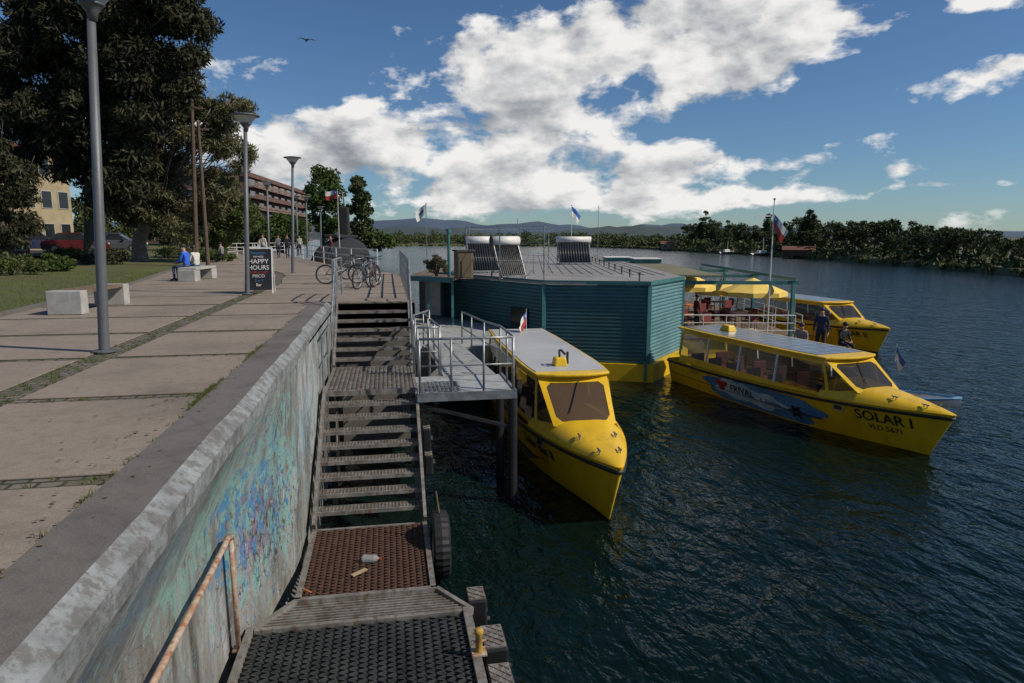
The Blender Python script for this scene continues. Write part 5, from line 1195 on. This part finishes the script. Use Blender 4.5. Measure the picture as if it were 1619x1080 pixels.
a = atd(-40,400,44); b = atd(48,400,46); facade('small red shed at the left edge behind the bushes', a, b, .3, zat(a,370), 3, 1, 3, m_brick, m_steel, name='shed', cat='shed', roofh=.15)
# ------------------------------------------------------------------ cars
def car(p, rz, paint, lab, grp='cars parked behind the lawn'):
    r = thing('parked_car', lab, 'car', tuple(p), rz, group=grp, world=False)
    low = [(-2.1,.3),(-2.12,.65),(-2.0,.9),(-1.2,.95),(1.0,.93),(1.75,.85),(2.08,.68),(2.12,.35),(2.0,.25),(-2.0,.25)]
    def ext(pr, w0, w1, zs):
        mb = MB(); n = len(pr); V = []
        for s in (-1,1):
            for x,z in pr: k = (z-zs[0])/(zs[1]-zs[0]); V.append((x,s*(w0+(w1-w0)*max(0,min(1,k))),z))
        mb.add(V, [tuple(range(n)), tuple(range(2*n-1,n-1,-1))]+[(i,n+i,n+(i+1)%n,(i+1)%n) for i in range(n)]); return mb
    ext(low,.86,.8,(.25,.95)).build('body', paint, r, smooth=False, bevel=.05)
    cab = [(-1.55,.93),(-1.15,1.38),(-.6,1.46),(.3,1.43),(1.05,.93)]; ext(cab,.78,.6,(.93,1.46)).build('cabin', m_pane, r, bevel=.03)
    top = [(-1.18,1.40),(-.6,1.48),(.3,1.455),(.42,1.40)]; ext(top,.63,.6,(1.38,1.48)).build('roof', paint, r)
    for s in (-1,1):
        for x in (-1.3,1.3):
            mb = MB(); mb.cyl((x,s*.68,.31),(x,s*.88,.31),.31,20); w = mb.build('wheel', m_black, r); mb = MB(); mb.cyl((x,s*.87,.31),(x,s*.895,.31),.19,14); mb.build('rim', m_galv, w)
        mb = MB(); mb.box((2.03,s*.6,.66),(.12,.35,.14)); mb.build('headlight', m_white, r); mb = MB(); mb.box((-2.06,s*.62,.75),(.1,.3,.14)); mb.build('tail_light', m_red, r)
        mb = MB(); mb.box((.75,s*.88,1.0),(.12,.16,.1)); mb.build('mirror', paint, r)
        mb = MB(); mb.bar((-.35,s*.72,.93),(-.35,s*.62,1.42),.06,.03); mb.build('door_pillar', paint, r)
cp_ = [M('dark red car paint',(.09,.012,.012),None,2,.3), M('grey car paint',(.08,.09,.1),None,2,.3), M('dark blue car paint',(.03,.04,.08),None,2,.3)]
for (px,py,D,rz), pm, lb in zip([(122,393,50,.3),(183,397,52,.15),(60,398,53,.4)], cp_, ['dark red car parked left of the grey car behind the lawn','grey car parked behind the lawn beside the flared tree trunk','dark blue car parked near the red shed']):
    p = atd(px,py,D); p.z = .42; car(p, rz, pm, lb)
def pole(pts, r0, lab, name='utility_pole'):
    mb = MB(); mb.tube(pts, r0, 8, r0*.7); r = thing(name, lab, 'pole', tuple(pts[0])); mb.build('post', m_trunkp, r)
    t_ = Vector(pts[-1]); mb = MB(); mb.bar(t_+Vector((-.5,0,-.4)), t_+Vector((.5,0,-.4)),.1,.12)
    mb.build('cross_arm', m_trunkp, r)
b_ = at(311,421,0); t_ = atd(303,158,b_.x*math.sin(PH)+b_.y*math.cos(PH)-.2); pole([b_,t_],.13,'tall dark wooden utility pole in front of the wispy tree')
b_ = at(329,421,0); t_ = atd(313,192,b_.x*math.sin(PH)+b_.y*math.cos(PH)+.3); pole([b_,t_],.11,'leaning brown wooden pole right of the dark utility pole')
def house(px, back, w, h, wm, rm, lab):
    for a, b in zip(bpts, bpts[1:]):
        if b[0] <= px <= a[0]: py = b[1]+(a[1]-b[1])*(px-b[0])/(a[0]-b[0]); break
    p = at(px,py,ZW); d = Vector((p.x,p.y,0)).normalized(); p = p+d*back; z = ZW+.5; r = thing('house', lab, 'house', (p.x,p.y,z), -math.atan2(d.x,d.y), world=False)
    mb = MB(); mb.box((0,0,h/2),(w,w*.5,h)); mb.build('wall', wm, r)
    mb = MB(); hw = w/2+.3; hd_ = w*.25+.3; rh = w*.13; mb.add([(-hw,-hd_,h),(hw,-hd_,h),(hw,hd_,h),(-hw,hd_,h),(-hw,0,h+rh),(hw,0,h+rh)],[(0,1,5,4),(2,3,4,5),(0,4,3),(1,2,5),(0,3,2,1)]); mb.build('roof', rm, r)
    for k in (-1,0,1): mb = MB(); mb.box((k*w*.3,-w*.25-.02,h*.55),(w*.14,.06,h*.35)); mb.build('window', m_pane, r)
house(1262,-1.0,7,1.5,m_brick,m_brick,'low dark red boathouse at the water edge of the far bank'); house(1062,2,8,2,m_cream,m_brick,'small cream house near the left end of the far tree belt')
def fboat(px, py, L_, lab, hm_=m_white):
    p = at(px,py,ZW); r = thing('distant_boat', lab, 'boat', tuple(p), .2, world=False)
    mb = MB(); mb.grid(lambda u,v: (L_*(u-.5),(2*v-1)*L_*.16*(1-max(0,(u-.5)/.5)**2),.2+.5*abs(2*v-1)**.5+.3*u*u),12,8); mb.build('hull', hm_, r, smooth=True)
    mb = MB(); mb.box((-L_*.08,0,1.0),(L_*.4,L_*.2,.9),taper=.85); mb.build('cabin', m_white, r, bevel=.1); mb = MB(); mb.cyl((0,0,1.2),(0,0,L_*.7),.05,6); mb.build('mast', m_white, r)
fboat(1206,404.5,7,'white cabin boat moored under the far bank near the red boathouse'); fboat(614,390.5,11,'dark small ship far upriver below the hills',m_steel); fboat(1150,402,5,'small white boat left of the boathouse on the far shore')
p = atd(485,64,45); br = thing('bird', 'dark bird gliding in the upper left sky', 'bird', tuple(p), .3, world=False)
mb = MB(); mb.tube([(0,-.25,0),(0,-.1,.01),(0,.12,.02),(0,.26,.01),(0,.34,-.01)],[.01,.05,.065,.04,.01],10); mb.build('body', m_blackp, br, smooth=True)
for s in (-1,1):
    mb = MB(); mb.slab([(0,.12,.02),(s*.3,.15,.12),(s*.62,.02,.05),(s*.3,-.02,.11),(0,-.08,.02)],(0,0,.012)); mb.build('wing', m_blackp, br)
mb = MB(); mb.slab([(0,-.2,0),(.07,-.36,0),(-.07,-.36,0)],(0,0,.01)); mb.build('tail', m_blackp, br)
